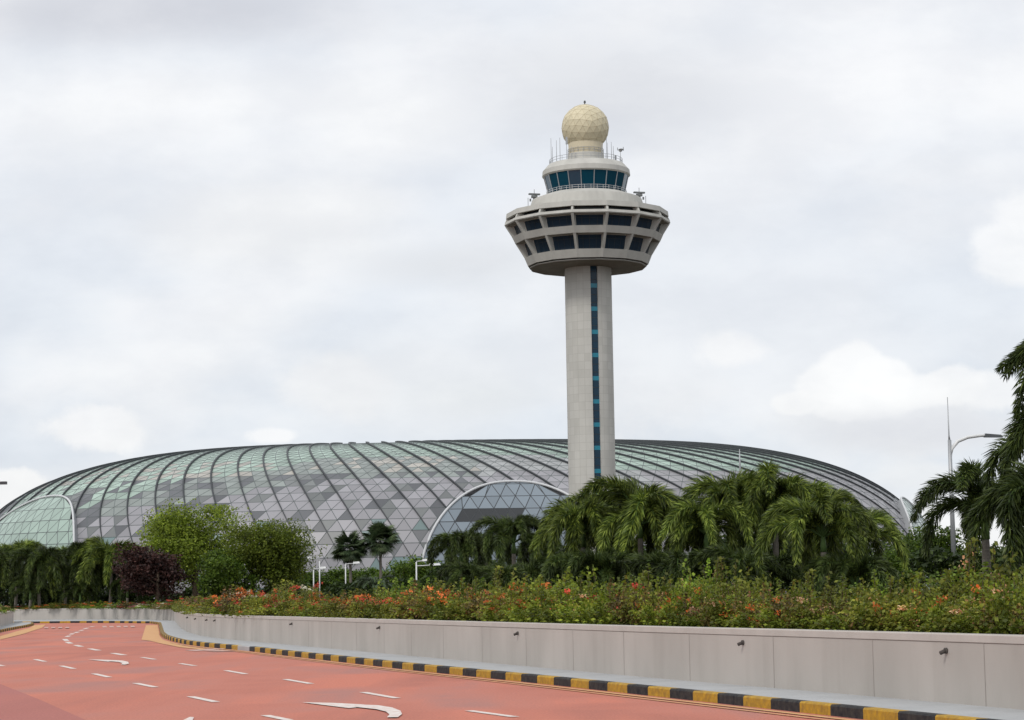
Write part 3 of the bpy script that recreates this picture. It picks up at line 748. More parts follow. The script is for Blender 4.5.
# feather palm fronds: rachis curve with leaflets all round
def frond_mesh(name, e0, e1, L_, mat_, seed, nl=300, ll=.55, plume=1.0, lw=.042, cpow=1.0):
    r = np.random.default_rng(seed); n = 24; pts = [np.zeros(3)]; T = []
    for i in range(n):
        s = i/(n-1); w_ = min(1, max(0, (s-.06)/(cpow-.06))); w_ = w_*w_*(3-2*w_)*.93+.07*s; e = e0+(e1-e0)*w_; t = np.array([math.cos(e), .06*math.sin(seed+s*3), math.sin(e)]); T.append(t/np.linalg.norm(t))
        pts.append(pts[-1]+T[-1]*L_/n)
    pts = np.array(pts); T.append(T[-1]); T = np.array(T)
    s = np.sort(r.uniform(.13, 1, nl)); idx = s*n; i0 = np.minimum(idx.astype(int), n-1); f = idx-i0
    P = pts[i0]*(1-f)[:, None]+pts[i0+1]*f[:, None]; Tt = T[i0]
    side = np.array([0, 1., 0]); upv = unit(np.cross(Tt, np.tile(side, (nl, 1))))*-1
    upv = np.where(upv[:, 2:3] < 0, -upv, upv)
    sgn = np.where(r.random(nl) < .5, 1, -1); roll = r.normal(0, .75*plume, nl)+.15
    dr_ = side[None]*(sgn*np.cos(roll))[:, None]+upv*np.sin(roll)[:, None]
    D1 = unit(dr_+Tt*.95+r.normal(0, .08, (nl, 3))); D2 = unit(D1+np.array([0, 0, -.45])+Tt*.2)
    ln = ll*(np.sin(np.clip(s*1.02, 0, 1)**.8*PI*.93+.15)*.75+.35)*r.uniform(.8, 1.1, nl)
    m = P+D1*(ln*.5)[:, None]; e = m+D2*(ln*.5)[:, None]
    S = unit(np.cross(D1, r.normal(size=(nl, 3)))); w = lw*r.uniform(.7, 1.2, nl)
    V = np.stack([P-S*w[:, None]*.3, P+S*w[:, None]*.3, m+S*w[:, None]/2, m-S*w[:, None]/2, e], 1).reshape(-1, 3)
    b = np.arange(nl)*5; F4 = np.stack([b, b+1, b+2, b+3], 1); F3 = np.stack([b+3, b+2, b+4, b+4], 1)
    verts = V.tolist(); faces = F4.tolist()+[f_[:3] for f_ in F3.tolist()]
    mbx = MB(); mbx.tube([tuple(p) for p in pts], [.045*(1-.85*i/n)+.006 for i in range(n+1)], 5)
    me = bpy.data.meshes.new(name); o = len(verts)
    me.from_pydata(verts+mbx.v, [], faces+[tuple(i+o for i in f_) for f_ in mbx.f])
    me.materials.append(mat_); me.materials.append(M['shaftgreen'])
    me.polygons.foreach_set('material_index', [0]*len(faces)+[1]*len(mbx.f)); me.update()
    return me
def frond_set(mat_, tagn):
    out = {}
    for k, (e0, e1, L_) in {'up': (R(84), R(-48), 3.5), 'mid': (R(70), R(-76), 3.7), 'low': (R(38), R(-88), 3.4)}.items():
        out[k] = [frond_mesh('frond', e0+d, e1, L_, mat_, 17*q+len(k), nl=640, ll=.60, lw=.038, plume=1.25, cpow=cp) for q, d, cp in ((1, 0, .62), (2, R(-6), .8), (3, R(-12), 1.0))]
    return out
FS = {'p': frond_set(P_leaf, 'p'), 'd': frond_set(P_dark, 'd')}
AR = [frond_mesh('frond', R(78-i*14), R(-30-i*12), 3.6, GREY, 90+i, nl=160, ll=.7, plume=.25, lw=.06, cpow=1.0) for i in range(3)]
def place(name, me, parent, loc, rot, scl=1.0):
    o = bpy.data.objects.new(name, me); col.objects.link(o); o.parent = parent
    o.location = loc; o.rotation_euler = rot; o.scale = (scl, scl, scl); return o
def palm(px, ytop, D, label, group, kindm='p', scale=1.0, seed=0, n=(4, 6, 5), trunk_r=.13, name='palm_tree'):
    r = random.Random(seed+int(px)*7); top = at(px, ytop, D)
    hc = top.z-GZ-1.5*scale                     # height of the growing point
    t = empty(name, (top.x, D, GZ), r.uniform(0, 6.28), label, 'palm', group)
    if hc < .6: hc = .6
    lean = r.uniform(-.15, .15)
    tb = MB(); k = 10; tb.tube([(lean*math.sin(i/k*1.5), 0, (hc-.6)*i/k) for i in range(k+1)], [trunk_r*(1.25-.35*i/k)+(.008 if i % 2 else 0) for i in range(k+1)], 10)
    tb.build('trunk', M['trunk'], t, True)
    x0 = lean*math.sin(1.5)
    cs = MB(); cs.tube([(x0,0,hc-.62),(x0,0,hc-.3),(x0,0,hc+.12)], [trunk_r*1.1, trunk_r*1.0, trunk_r*.55], 10); cs.build('crownshaft', M['shaftgreen'], t, True)
    a = r.uniform(0, 6)
    for key, cnt in zip(('up', 'mid', 'low'), n):
        for q in range(cnt):
            a += 2.39996+r.uniform(-.25, .25)
            place('frond', r.choice(FS[kindm][key]), t, (x0, 0, hc), (r.uniform(-.26, .26), r.uniform(-.22, .2), a), scale*r.uniform(.82, 1.12))
    return t
LOWG = 'young low palms under the taller ones'  # dark leaf colour on these paints shade beneath the taller crowns
GA, GB, GC_, GD = 'foxtail palms in the far left cluster', 'foxtail palms left of the tower', 'foxtail palms at the tower foot', 'foxtail palms right of the tower'
ords = ['leftmost', 'second from left', 'third from left', 'fourth from left', 'fifth from left', 'rightmost']
for i, (x, y, D, s) in enumerate([(-8,545,200,1.4),(16,540,208,1.45),(40,548,197,1.25),(66,546,203,1.4),(90,549,198,1.25),(110,541,196,1.5)]):
    palm(x, y, D, f'drooping palm, {ords[i]} of the far left cluster behind the low wall', GA, 'dp'[i % 2], s, i, (4,6,5))
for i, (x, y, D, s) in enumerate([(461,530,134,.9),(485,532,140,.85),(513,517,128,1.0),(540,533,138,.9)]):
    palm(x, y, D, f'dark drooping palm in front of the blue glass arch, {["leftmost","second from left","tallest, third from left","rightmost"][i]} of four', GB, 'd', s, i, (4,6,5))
for i, (x, y, D, s) in enumerate([(583,500,106,1.1),(606,491,110,1.1),(640,487,104,1.2),(670,502,106,1.05)]):
    palm(x, y, D, f'green drooping palm at the tower foot, {["leftmost, left of the shaft","second, directly before the shaft","third, just right of the shaft","rightmost"][i]} of four', GC_, 'p', s, i, (4,6,5))
for i, (x, y, D, s) in enumerate([(704,502,101,1.0),(733,474,104,1.2),(772,470,103,1.2),(800,480,108,1.1),(822,498,93,1.1),(853,508,99,.95)]):
    palm(x, y, D, f'green drooping palm right of the tower, {["leftmost","second, with a high crown","tallest, third from left","fourth, half hidden","fifth, its slim trunk in view","rightmost and lowest"][i]} of six', GD, 'p', s, i+3, (4,6,5))
palm(1060, 396, 60, 'large dark palm at the right edge, its fronds hanging past the lamp post', None, 'd', .95, 31, (4,6,4), .16)
palm(1050, 462, 56, 'lower dark palm partly cut off by the right edge', None, 'd', .95, 12, (4,6,5), .16)
palm(1072, 322, 60, 'taller palm outside the right edge with one frond hanging into view', None, 'd', 1.0, 5, (4,5,1), .16)
palm(984, 474, 64, 'shorter dark palm between the lamp post and the right edge palms', None, 'd', .85, 9, (3,4,4), .12)

for i, (x, y, D) in enumerate([(30,580,197),(79,583,196),(126,578,195)]):
    palm(x, y, D, f'low young palm under the far left cluster, {["leftmost","middle","rightmost"][i]} of three', LOWG, 'd', .75, 50+i, (3,5,4))
for i, (x, y, D) in enumerate([(474,562,124),(500,566,122),(530,561,124)]):
    palm(x, y, D, f'low young palm below the blue glass arch, {["leftmost","middle","rightmost"][i]} of three', LOWG, 'd', .8, 60+i, (3,5,4))
for i, (x, y, D) in enumerate([(568,552,99),(604,548,98),(641,556,99),(676,551,97)]):
    palm(x, y, D, f'low young palm before the tower foot, {["leftmost","second","third","rightmost"][i]} from left of four', LOWG, 'd', .9, 70+i, (3,5,4))
for i, (x, y, D) in enumerate([(708,556,96),(742,550,95),(776,553,96),(856,556,92)]):
    palm(x, y, D, f'low young palm in the right group, {["leftmost","second","third","rightmost"][i]} from left of four', LOWG, 'd', .9, 80+i, (3,5,4))

# fan palms
def fan_mesh(seed):
    r = np.random.default_rng(seed); V, Fc = [], []
    nb = 26
    for k in range(nb):
        a = R(-130+260*k/(nb-1)); d = np.array([math.cos(a), math.sin(a), 0]); s = np.array([-d[1], d[0], 0]); b = np.array([.9, 0, 0])
        L_ = .85*r.uniform(.85, 1.05); i = len(V); m = b+d*L_*.55; e = b+d*L_+np.array([0, 0, -.18])
        V += [b-s*.01, b+s*.01, m+s*.045+np.array([0,0,.03]), m-s*.045, e]; Fc += [(i, i+1, i+2, i+3), (i+3, i+2, i+4)]
    i = len(V); V += [np.array([0, -.015, 0]), np.array([0, .015, 0]), np.array([.95, .015, 0]), np.array([.95, -.015, 0])]; Fc.append((i, i+1, i+2, i+3))
    me = bpy.data.meshes.new('fan_leaf'); me.from_pydata([tuple(v) for v in V], [], Fc); me.materials.append(FAN); return me
FMs = [fan_mesh(3), fan_mesh(4)]
for (x, yc, D, s, lab) in ((350,549,232,1.0,'left and lower of the two round fan palms before the dome'), (380,541,232,1.08,'right and taller of the two round fan palms before the dome')):
    c = at(x, yc, D); t = empty('fan_palm', (c.x, D, GZ), 0, lab, 'palm', 'pair of fan palms'); r = random.Random(x)
    tb = MB(); tb.tube([(0,0,0),(.05,0,(c.z-GZ)*.5),(0,0,c.z-GZ)], [.2,.15,.13], 10); tb.build('trunk', M['trunk'], t, True)
    for q in range(64):
        el = math.asin(r.uniform(-.75, .98)); place('fan_leaf', r.choice(FMs), t, (0,0,c.z-GZ), (r.uniform(-.5,.5), -el, r.uniform(0, 6.28)), s*1.25*r.uniform(.85, 1.1))
# grey-green small palm with arching fronds
c = at(376, 592, 150); t = empty('arching_palm', (c.x, 150, GZ), 0, 'pale grey-green palm with wide arching fronds below the fan palms', 'palm'); r = random.Random(2)
tb = MB(); tb.tube([(0,0,0),(0,0,max(.4, c.z-GZ))], [.14,.1], 8); tb.build('trunk', M['trunk'], t, True)
for q in range(13): place('frond', AR[q % 3], t, (0,0,max(.3, c.z-GZ-.1)), (0, 0, q*2.4), .62*r.uniform(.85,1.1))

# broadleaf trees
def tree(px, ytop, D, w, label, m, group=None, seed=1, hfrac=.8, leaf=.24, n=7000, name='broadleaf_tree', dep=.8, clumps=70, cat='tree'):
    global rng
    rng = np.random.default_rng(seed*13+int(px)); r = random.Random(seed)
    top = at(px, ytop, D); t = empty(name, (top.x, D, GZ), 0, label, cat, group)
    h = top.z-GZ; rx = w*D/F/2; rz = h*hfrac/2; cz = h-rz
    lob = []                                       # a few big uneven lobes, then clumps on them
    for k in range(7):
        v = unit(rng.normal(size=(1, 3)))[0]; v[2] = v[2]*.8+.1; lob.append((v*np.array([rx*.62, rx*.6*dep, rz*.6]), rng.uniform(.32, .55)))
    cl = []
    while len(cl) < clumps:
        v = unit(rng.normal(size=(1, 3)))[0]; lo, s = lob[rng.integers(7)]
        p = lo+v*np.array([rx, rx*dep, rz])*s*rng.uniform(.55, 1.0)
        p[2] = min(p[2], rz*.96); cl.append(p)
    cl = np.array(cl); k = n//clumps; nclip = 1.7; cr_ = min(rx, rz)*.22
    C = (cl[:, None, :]+np.clip(rng.normal(size=(clumps, k, 3)), -nclip, nclip)*np.array([cr_, cr_, cr_*.55])*rng.uniform(.6, 1.2, (clumps, 1, 1))).reshape(-1, 3)
    C[:, 2] += cz; C = C[(C[:, 2] > .25) & (C[:, 2] < h*1.04)]
    V, Fq = rand_leaves(C, leaf, .25)
    link('crown', npmesh('crown', V, Fq, m), t)
    tb = MB(); tb.tube([(0,0,-.1),(r.uniform(-.1,.1),0,h*.2),(0,0,cz)], [.045*h**.9,.034*h**.9,.02*h**.9], 10)
    for k in range(11):
        p = cl[rng.integers(len(cl))]; s = h*r.uniform(.15, .5); q = Vector((p[0], p[1], p[2]+cz)); a = Vector((0, 0, s))
        if q.z < s: continue
        tb.tube([a, a.lerp(q, .5)+Vector((0,0,-.05*h)), q], [.016*h**.9,.010*h**.9,.004*h**.9], 6)
    tb.build('trunk', M['bark'], t, True)
    return t
tree(196, 497, 194, 92, 'tall airy bright green tree left of the pair, above the dark red bush', T_light, seed=3, n=30000, leaf=.23, clumps=120, hfrac=.96)
tree(252, 516, 186, 108, 'rounded bright green tree, right of the pair before the dome', T_light, seed=6, n=30000, leaf=.22, hfrac=1, clumps=140)
tree(218, 548, 184, 80, 'lower green tree filling in between the bright pair', T_mid, seed=16, n=12000, leaf=.26, hfrac=1)
tree(158, 539, 182, 82, 'dark red copper-leaved bushy tree at left', T_red, seed=4, n=14000, leaf=.26, hfrac=.95, name='copper_leaf_tree')
mass = [(305,572,236,50,'T'),(332,566,246,60,'T'),(362,561,250,60,'T'),(402,556,240,66,'T'),(438,560,246,60,'T'),(462,566,236,50,'T')]
for i, (x, y, D, w, _) in enumerate(mass):
    tree(x, y, D, w, f'mid green spreading tree behind the small lamps, {["leftmost","second from left","third from left","fourth from left","fifth from left","rightmost"][i]} of the row', T_mid if i % 2 else leafmat('row tree leaf', [(0,(.03,.06,.01)),(.5,(.075,.13,.017)),(1,(.14,.21,.03))], .35), 'row of trees behind the small lamps', 20+i, n=8000, leaf=.3, hfrac=.95)
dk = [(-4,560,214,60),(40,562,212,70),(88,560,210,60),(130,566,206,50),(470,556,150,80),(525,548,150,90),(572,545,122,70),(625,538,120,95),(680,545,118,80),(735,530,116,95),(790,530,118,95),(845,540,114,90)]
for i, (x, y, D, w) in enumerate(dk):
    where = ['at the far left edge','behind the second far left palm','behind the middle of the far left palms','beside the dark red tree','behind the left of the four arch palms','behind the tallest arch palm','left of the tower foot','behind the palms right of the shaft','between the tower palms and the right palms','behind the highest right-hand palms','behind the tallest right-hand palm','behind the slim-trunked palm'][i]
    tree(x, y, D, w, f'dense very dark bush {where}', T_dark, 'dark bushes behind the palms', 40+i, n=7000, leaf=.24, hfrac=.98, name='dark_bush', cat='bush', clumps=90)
for i, (x, y, D, w, l) in enumerate([(905,524,132,70,'left tree in the mid green clump below the dome end'),(940,528,128,60,'right tree in the mid green clump, behind the lamp post'),(990,545,120,90,'low tree behind the right edge palms'),(1040,548,118,80,'low tree at the right edge under the palms'),(885,552,112,60,'small round tree beside the rightmost low palm')]):
    tree(x, y, D, w, l, T_mid, None, 70+i, n=7500, leaf=.20, hfrac=.95, clumps=100)

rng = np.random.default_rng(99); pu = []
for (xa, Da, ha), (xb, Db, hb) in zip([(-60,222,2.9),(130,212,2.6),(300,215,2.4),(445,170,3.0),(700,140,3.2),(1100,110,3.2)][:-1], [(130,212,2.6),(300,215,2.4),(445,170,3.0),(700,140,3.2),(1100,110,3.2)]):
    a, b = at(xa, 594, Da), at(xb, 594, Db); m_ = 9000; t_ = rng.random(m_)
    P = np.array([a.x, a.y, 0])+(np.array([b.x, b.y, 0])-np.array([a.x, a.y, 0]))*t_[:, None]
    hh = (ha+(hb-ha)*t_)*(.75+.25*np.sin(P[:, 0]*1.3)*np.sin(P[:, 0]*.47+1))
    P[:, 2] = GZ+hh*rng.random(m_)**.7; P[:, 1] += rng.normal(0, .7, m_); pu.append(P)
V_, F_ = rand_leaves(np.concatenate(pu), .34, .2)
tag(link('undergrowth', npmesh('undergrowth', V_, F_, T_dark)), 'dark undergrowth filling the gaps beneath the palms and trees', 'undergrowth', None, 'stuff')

# ------------------------------------------------------------------ bougainvillea hedge on the walls
def shrub_meshes(mat_, seed, n=2000, shoots=6):
    global rng
    rng = np.random.default_rng(seed)
    cl = []
    for k in range(26):
        x, y = rng.uniform(-.9, .9), rng.uniform(-.7, .7); zt = .95*(1-.25*abs(x)**2)*rng.uniform(.55, 1.0)
        cl.append((x, y, zt*rng.uniform(.35, 1)))
    cl = np.array(cl); k = n//26
    C = (cl[:, None, :]+rng.normal(size=(26, k, 3))*np.array([.11, .11, .09])).reshape(-1, 3)
    sh_ = []; stems = MB()
    for q in range(shoots):
        x, y = rng.uniform(-.8, .8), rng.uniform(-.5, .5); d = np.array([rng.uniform(-.3, .3), rng.uniform(-.2, .2), 1]); L_ = rng.uniform(.25, .5)
        b = np.array([x, y, .75]); m_ = int(26*L_/.4)
        sh_.append(b+d*np.linspace(0, L_, m_)[:, None]+rng.normal(size=(m_, 3))*.03)
        stems.tube([b, b+d*L_], [.008, .004], 4)
    for q in range(9):
        p = cl[rng.integers(26)]; stems.tube([(p[0]*.3, p[1]*.3, 0), (p[0]*.7, p[1]*.7, p[2]*.5), tuple(p)], [.018, .012, .006], 5)
    C = np.concatenate([C]+sh_); C = C[C[:, 2] > .02]
    V, Fq = rand_leaves(C, .085, .1, .65)
    return npmesh('foliage', V, Fq, mat_), stems, cl
def flower_mesh(m, cl, seed, dens):
    global rng
    rng = np.random.default_rng(seed); P = []
    for k in range(int(dens*2.2)):
        p = cl[rng.integers(len(cl))].copy(); p[2] = min(1.12, p[2]+rng.uniform(.08, .3)); p[1] -= rng.uniform(0, .25)
        nn = rng.integers(8, 34); P.append(p+rng.normal(size=(nn, 3))*np.array([.06, .05, .035]))
    P = np.concatenate(P); V, Fq = rand_leaves(P, .058, 0, .85); return npmesh('flowers', V, Fq, m)
stem_m = M['bark']; SH = []
for k, (mm, sd) in enumerate(((S_green,1),(S_olive,2),(S_brown,3),(S_green,4),(S_fresh,5),(S_olive,6))):
    fm, stm, cl = shrub_meshes(mm, sd*11)
    so = stm.build('stems', stem_m); sm = so.data; bpy.data.objects.remove(so)
    SH.append((fm, sm, cl))
flc = {}
def shrub(p, rz, wx, hz, var, flower, dens, label, group):
    t = empty('bougainvillea_bush', (p.x, p.y, GZ-.02), rz, label, 'bush', group)
    t.scale = (wx, wx*.85, hz)
    fm, sm, cl = SH[var]
    place('foliage', fm, t, (0,0,0), (0,0,0)); place('stems', sm, t, (0,0,0), (0,0,0))
    if flower:
        key = (var, flower, dens)
        if key not in flc: flc[key] = flower_mesh(FL[flower], cl, len(flc)*3+1, dens)
        place('flowers', flc[key], t, (0,0,0), (0,0,0))
    return t
inner = offset_path(fine, 1.0)
def pxof(p):
    v = RM.transposed() @ (Vector(p)-Vector((0,0,CAMZ))); return (512+F*v.x/-v.z, 360-F*v.y/-v.z) if v.z < 0 else (9999, 0)
r = random.Random(77); i = 0; placed = []
while i < iw:
    p = inner[i]; D = p.y
    if D < 20: i += 1; continue
    px = pxof((p.x, p.y, 1.2))[0]
    if px > 1100: i += 1; continue
    w = .85 if D < 45 else (1.15 if D < 80 else 1.6)
    placed.append((i, px, D, w)); i += max(1, int(w*1.15/.5))
def ordinal(n):
    return f'{n}{"th" if 10 <= n % 100 <= 20 else {1:"st",2:"nd",3:"rd"}.get(n % 10, "th")}'
colours = []
for k, (i, px, D, w) in enumerate(placed):
    tgt = inner[i]; tt = inner[min(i+1, len(inner)-1)]-inner[max(i-1, 0)]; rz = math.atan2(tt.y, tt.x)
    if px > 980: fl, dn = 'peach', 3
    elif px > 830: fl, dn = r.choice([('orange',4),('peach',4),('orange',3),('peach',3)])
    elif px > 690: fl, dn = r.choice([('orange',5),('peach',4),('peach',3)])
    elif px > 540: fl, dn = r.choice([('red',4),('orange',4),('peach',4),(None,0),('red',3)])
    elif px > 430: fl, dn = r.choice([('orange',8),('red',7),('orange',6)])
    elif px > 300: fl, dn = r.choice([('orange',10),('red',8),('orange',12),('red',9)])
    else: fl, dn = r.choice([('red',12),('orange',12),('pink',8),('white',7),('orange',14),('red',12)])
    var = r.choice([0,0,1,2,3,5] if px > 440 else [0,1,2,5,5])
    hz = (.68 if D < 45 else .74)*r.uniform(.72, 1.28)
    if 430 < px < 560: hz *= 1.15
    if D > 80: hz *= 1.25
    if px < 230: hz *= .7
    place_w = {None: 'plain green', 'orange': 'orange-flowered', 'red': 'red-flowered', 'pink': 'pink-flowered', 'white': 'cream-flowered', 'peach': 'pale peach-flowered'}[fl]
    lab = f'{place_w} bush on the long wall, {ordinal(k+1)} along from the right edge'
    shrub(inner[i]+Vector((0,r.uniform(-.1,.1),0)), rz, w, hz, var, fl, dn, lab, 'flowering bushes planted along the long wall')
    if D < 75 and k % 2 == 0:                     # back row, taller
        q = offset_path(fine[max(0, i-2):i+3], 2.5)[min(2, i)]
        hb = hz*r.uniform(1.0, 1.35)*(1.12 if px > 860 else 1); 
        shrub(q, rz+.5, w*1.1, hb, r.choice([0,3,4,5]), None if r.random() < .6 else 'peach', 2,
              f'taller leafy bush in the back row behind the {ordinal(k+1)} front bush from the right edge', 'taller bushes in the back row of the planter')
# tall leafy shoots near the right edge
for (x, y, D, s, l) in ((985,566,40,.9,'leafy green bush, second of the tall ones near the right edge'),(895,578,44,.8,'leafy bush below the right end of the dome, above the hedge'),(1012,560,36,1.0,'tall fresh green leafy bush at the right edge above the hedge'),(965,575,38,.8,'fresh green leafy bush rising below the lamp post'),(735,583,48,.55,'leafy bush with long shoots above the hedge, right of the tower'),(628,588,60,.5,'leafy sprawling bush above the hedge, below the tower palms')):
    c = at(x, y, D); shrub(Vector((c.x, D, 0)), .3, 1.1*s+.4, (c.z-GZ)/1.25, 4, 'peach' if x < 700 else None, 2, l, None)
# far wall planting
innf = offset_path(fine, 1.0)[iw:]; i = 0; k = 0
while i < len(innf):
    p = innf[i]; px = pxof((p.x, p.y, 1.2))[0]
    if px < 10: break
    fl, dn = r.choice([('red',6),(None,0),('peach',5),('orange',5),(None,0)]) if px < 130 else r.choice([('pink',12),('white',10),('red',12)])
    k += 1
    shrub(p, 0, 2.0, .62*r.uniform(.7,1.2), r.choice([1,2,4,5]), fl, dn, f'low bush on the far wall, {ordinal(k)} from its right end', 'low bushes along the far wall')
    i += 5
for j, (x, y) in enumerate(((-4,628),(6,624))):
    c = gp(x, y, .15); shrub(Vector((c.x-.6, c.y+1.4, 0)), 1, 1.2, .6, 4, 'peach', 6, f'yellow-green bush on the short left wall, {["nearer","farther"][j]} of two', 'bushes on the short left wall')

# ------------------------------------------------------------------ lamps and masts
def lamp(name, px, ytop, D, label, group, arms, rad=.05, double=False, m='whitepaint'):
    c = at(px, ytop, D); h = c.z-GZ; t = empty(name, (c.x, D, GZ), 0, label, 'street lamp', group)
    b = MB(); b.tube([(0,0,0),(0,0,h)], [rad*1.4, rad], 10); b.build('pole', M[m], t, True)
    for dx, dz in arms:
        a = MB(); a.tube([(0,0,h+dz),(dx*.7,0,h+dz+.05)], rad*.7, 8); a.build('arm', M[m], t, True)
        hd = MB(); s = 1 if dx > 0 else -1
        hd.add([(dx*.6,-.16,h+dz),(dx*.6,.16,h+dz),(dx*1.15,.2,h+dz+.04),(dx*1.15,-.2,h+dz+.04),(dx*.62,-.1,h+dz+.2),(dx*.62,.1,h+dz+.2),(dx*1.08,.12,h+dz+.22),(dx*1.08,-.12,h+dz+.22)],
               [(0,3,2,1),(4,5,6,7),(0,1,5,4),(2,3,7,6),(0,4,7,3),(1,2,6,5)]); hd.build('lamp_head', M['whitepaint'], t)
    return t
LG = 'small white lamp posts behind the hedge'
lamp('street_lamp', 313.5, 569, 200, 'shorter of the two white lamps standing close together, arm to the right', LG, [(1.0,0)])
lamp('street_lamp', 319.5, 559, 204, 'taller of the two white lamps standing close together, arm to the left', LG, [(-1.0,0)])
lamp('street_lamp', 345.5, 564, 210, 'white lamp with its arm to the right beneath the left fan palm', LG, [(1.2,0)])
lamp('street_lamp', 416.3, 562, 196, 'white lamp standing alone left of the blue arch', LG, [(.9,.05),(1.9,-.35)], .06)
lamp('street_lamp', 441.5, 571, 198, 'thin grey post right of the lone white lamp', LG, [(-.5,0)], .04)
# tall lamp at right with curved arm and lightning rod
D = 120; c = at(949.5, 440, D); h = c.z-GZ
t = empty('tall_street_lamp', (c.x, D, GZ), 0, 'tall grey lamp post with curved arm and thin rod, behind the right palm', 'street lamp')
b = MB(); b.tube([(0,0,0),(0,0,h*.6),(0,0,h)], [.16,.12,.10], 14); b.build('pole', M['steel'], t, True)
b = MB(); b.tube([(0,0,h-.1),(-.02,0,h+.25),(-.03,0,h+2.35)], [.07,.04,.02], 6); b.build('lightning_rod', M['steel'], t, True)
b = MB(); b.tube([(.0,0,h-1.0),(.12,0,h-.45),(.45,0,h-.08),(1.0,0,h+.14),(1.7,0,h+.22),(2.1,0,h+.22)], [.10,.10,.10,.10,.09,.08], 10)
b.build('arm', M['whitepaint'], t, True)
b = MB(); b.add([(1.9,-.2,h+.12),(1.9,.2,h+.12),(2.9,.22,h+.1),(2.9,-.22,h+.1),(1.95,-.14,h+.32),(1.95,.14,h+.32),(2.8,.12,h+.24),(2.8,-.12,h+.24)], [(0,3,2,1),(4,5,6,7),(0,1,5,4),(2,3,7,6),(0,4,7,3),(1,2,6,5)]); b.build('lamp_head', M['darkmetal'], t)
D = 120; c = at(-14, 486, D); h = c.z-GZ
t = empty('tall_street_lamp', (c.x, D, GZ), 0, 'grey lamp head reaching in from the left edge above the dome', 'street lamp')
b = MB(); b.tube([(0,0,0),(0,0,h)], [.2,.12], 12); b.build('pole', M['whitepaint'], t, True)
b = MB(); b.tube([(0,0,h-.05),(.3,0,h+.12),(.7,0,h+.15)], .07, 8); b.build('arm', M['steel'], t, True)
b = MB(); b.box((.82,0,h+.15), (.62,.26,.16)); b.build('lamp_head', M['darkmetal'], t)
D = 150; c = at(739.5, 449, D); t = empty('mast', (c.x, D, GZ), 0, 'thin pale mast above the palms right of the tower', 'mast')
b = MB(); b.tube([(0,0,0),(0,0,(c.z-GZ)*.9),(0,0,c.z-GZ)], [.09,.06,.03], 8); b.build('pole', M['steel'], t, True)

# ------------------------------------------------------------------ sky and sun
SUN_EL, SUN_AZ = 46, -146            # azimuth: compass-like angle of the sun seen from above (behind, left of the camera)
w = bpy.data.worlds.new('World'); sc.world = w; w.use_nodes = True; nt = w.node_tree; N = nt.nodes; L = nt.links
for n_ in list(N): N.remove(n_)
out = N.new('ShaderNodeOutputWorld')
def val(x):
    v = N.new('ShaderNodeValue'); v.outputs[0].default_value = x; return v.outputs[0]
def mth(op, a, b=None, c=None, clamp=False):
    m = N.new('ShaderNodeMath'); m.operation = op; m.use_clamp = clamp
    for i, k in enumerate((a, b, c)):
        if k is None: continue
        if isinstance(k, (int, float)): m.inputs[i].default_value = k
        else: L.new(k, m.inputs[i])
    return m.outputs[0]
def sstep(x, lo, hi):
    m = N.new('ShaderNodeMapRange'); m.interpolation_type = 'SMOOTHSTEP'; L.new(x, m.inputs['Value'])
    m.inputs['From Min'].default_value = lo; m.inputs['From Max'].default_value = hi; return m.outputs[0]
def cmix(f, a, b):
    q = N.new('ShaderNodeMix'); q.data_type = 'RGBA'
    if isinstance(f, float): q.inputs[0].default_value = f
    else: L.new(f, q.inputs[0])
    for s, k in ((6, a), (7, b)):
        if isinstance(k, tuple): q.inputs[s].default_value = (*k, 1)
        else: L.new(k, q.inputs[s])
    return q.outputs[2]
tc = N.new('ShaderNodeTexCoord'); sp = N.new('ShaderNodeSeparateXYZ'); L.new(tc.outputs['Generated'], sp.inputs[0])
X, Y, Z = sp.outputs
yy = mth('MAXIMUM', mth('ABSOLUTE', Y), .15); u = mth('DIVIDE', X, yy); v = mth('DIVIDE', Z, yy)
front = mth('GREATER_THAN', Y, .0)
uv = N.new('ShaderNodeCombineXYZ'); L.new(u, uv.inputs[0]); L.new(v, uv.inputs[1])
def nz(scale, det, vec, rough=.55, off=(0,0,0), scl=(1,1,1)):
    mp = N.new('ShaderNodeMapping'); mp.inputs['Location'].default_value = off; mp.inputs['Scale'].default_value = scl; L.new(vec, mp.inputs[0])
    n_ = N.new('ShaderNodeTexNoise'); n_.inputs['Scale'].default_value = scale; n_.inputs['Detail'].default_value = det; n_.inputs['Roughness'].default_value = rough
    L.new(mp.outputs[0], n_.inputs['Vector']); return n_.outputs['Fac']
big = nz(5.5, 6, uv.outputs[0], .5, (3.1, 1.2, 0), (1, 2.0, 1)); big2 = nz(4.0, 4, uv.outputs[0], .5, (9.4, 4.4, 0), (1, 2.4, 1))
fine_ = nz(26, 9, uv.outputs[0], .62); fine2 = nz(90, 5, uv.outputs[0], .6, (2, 5, 0))
blue = cmix(sstep(v, .05, .22), (.72,.765,.83), (.785,.815,.865))
c0 = cmix(sstep(big, .40, .60), blue, (.86,.87,.895))
c0 = cmix(mth('MULTIPLY', sstep(big2, .52, .70), .7), c0, (.93,.93,.935))
mid = nz(17, 7, uv.outputs[0], .6, (5, 2, 0), (1, 1.6, 1))
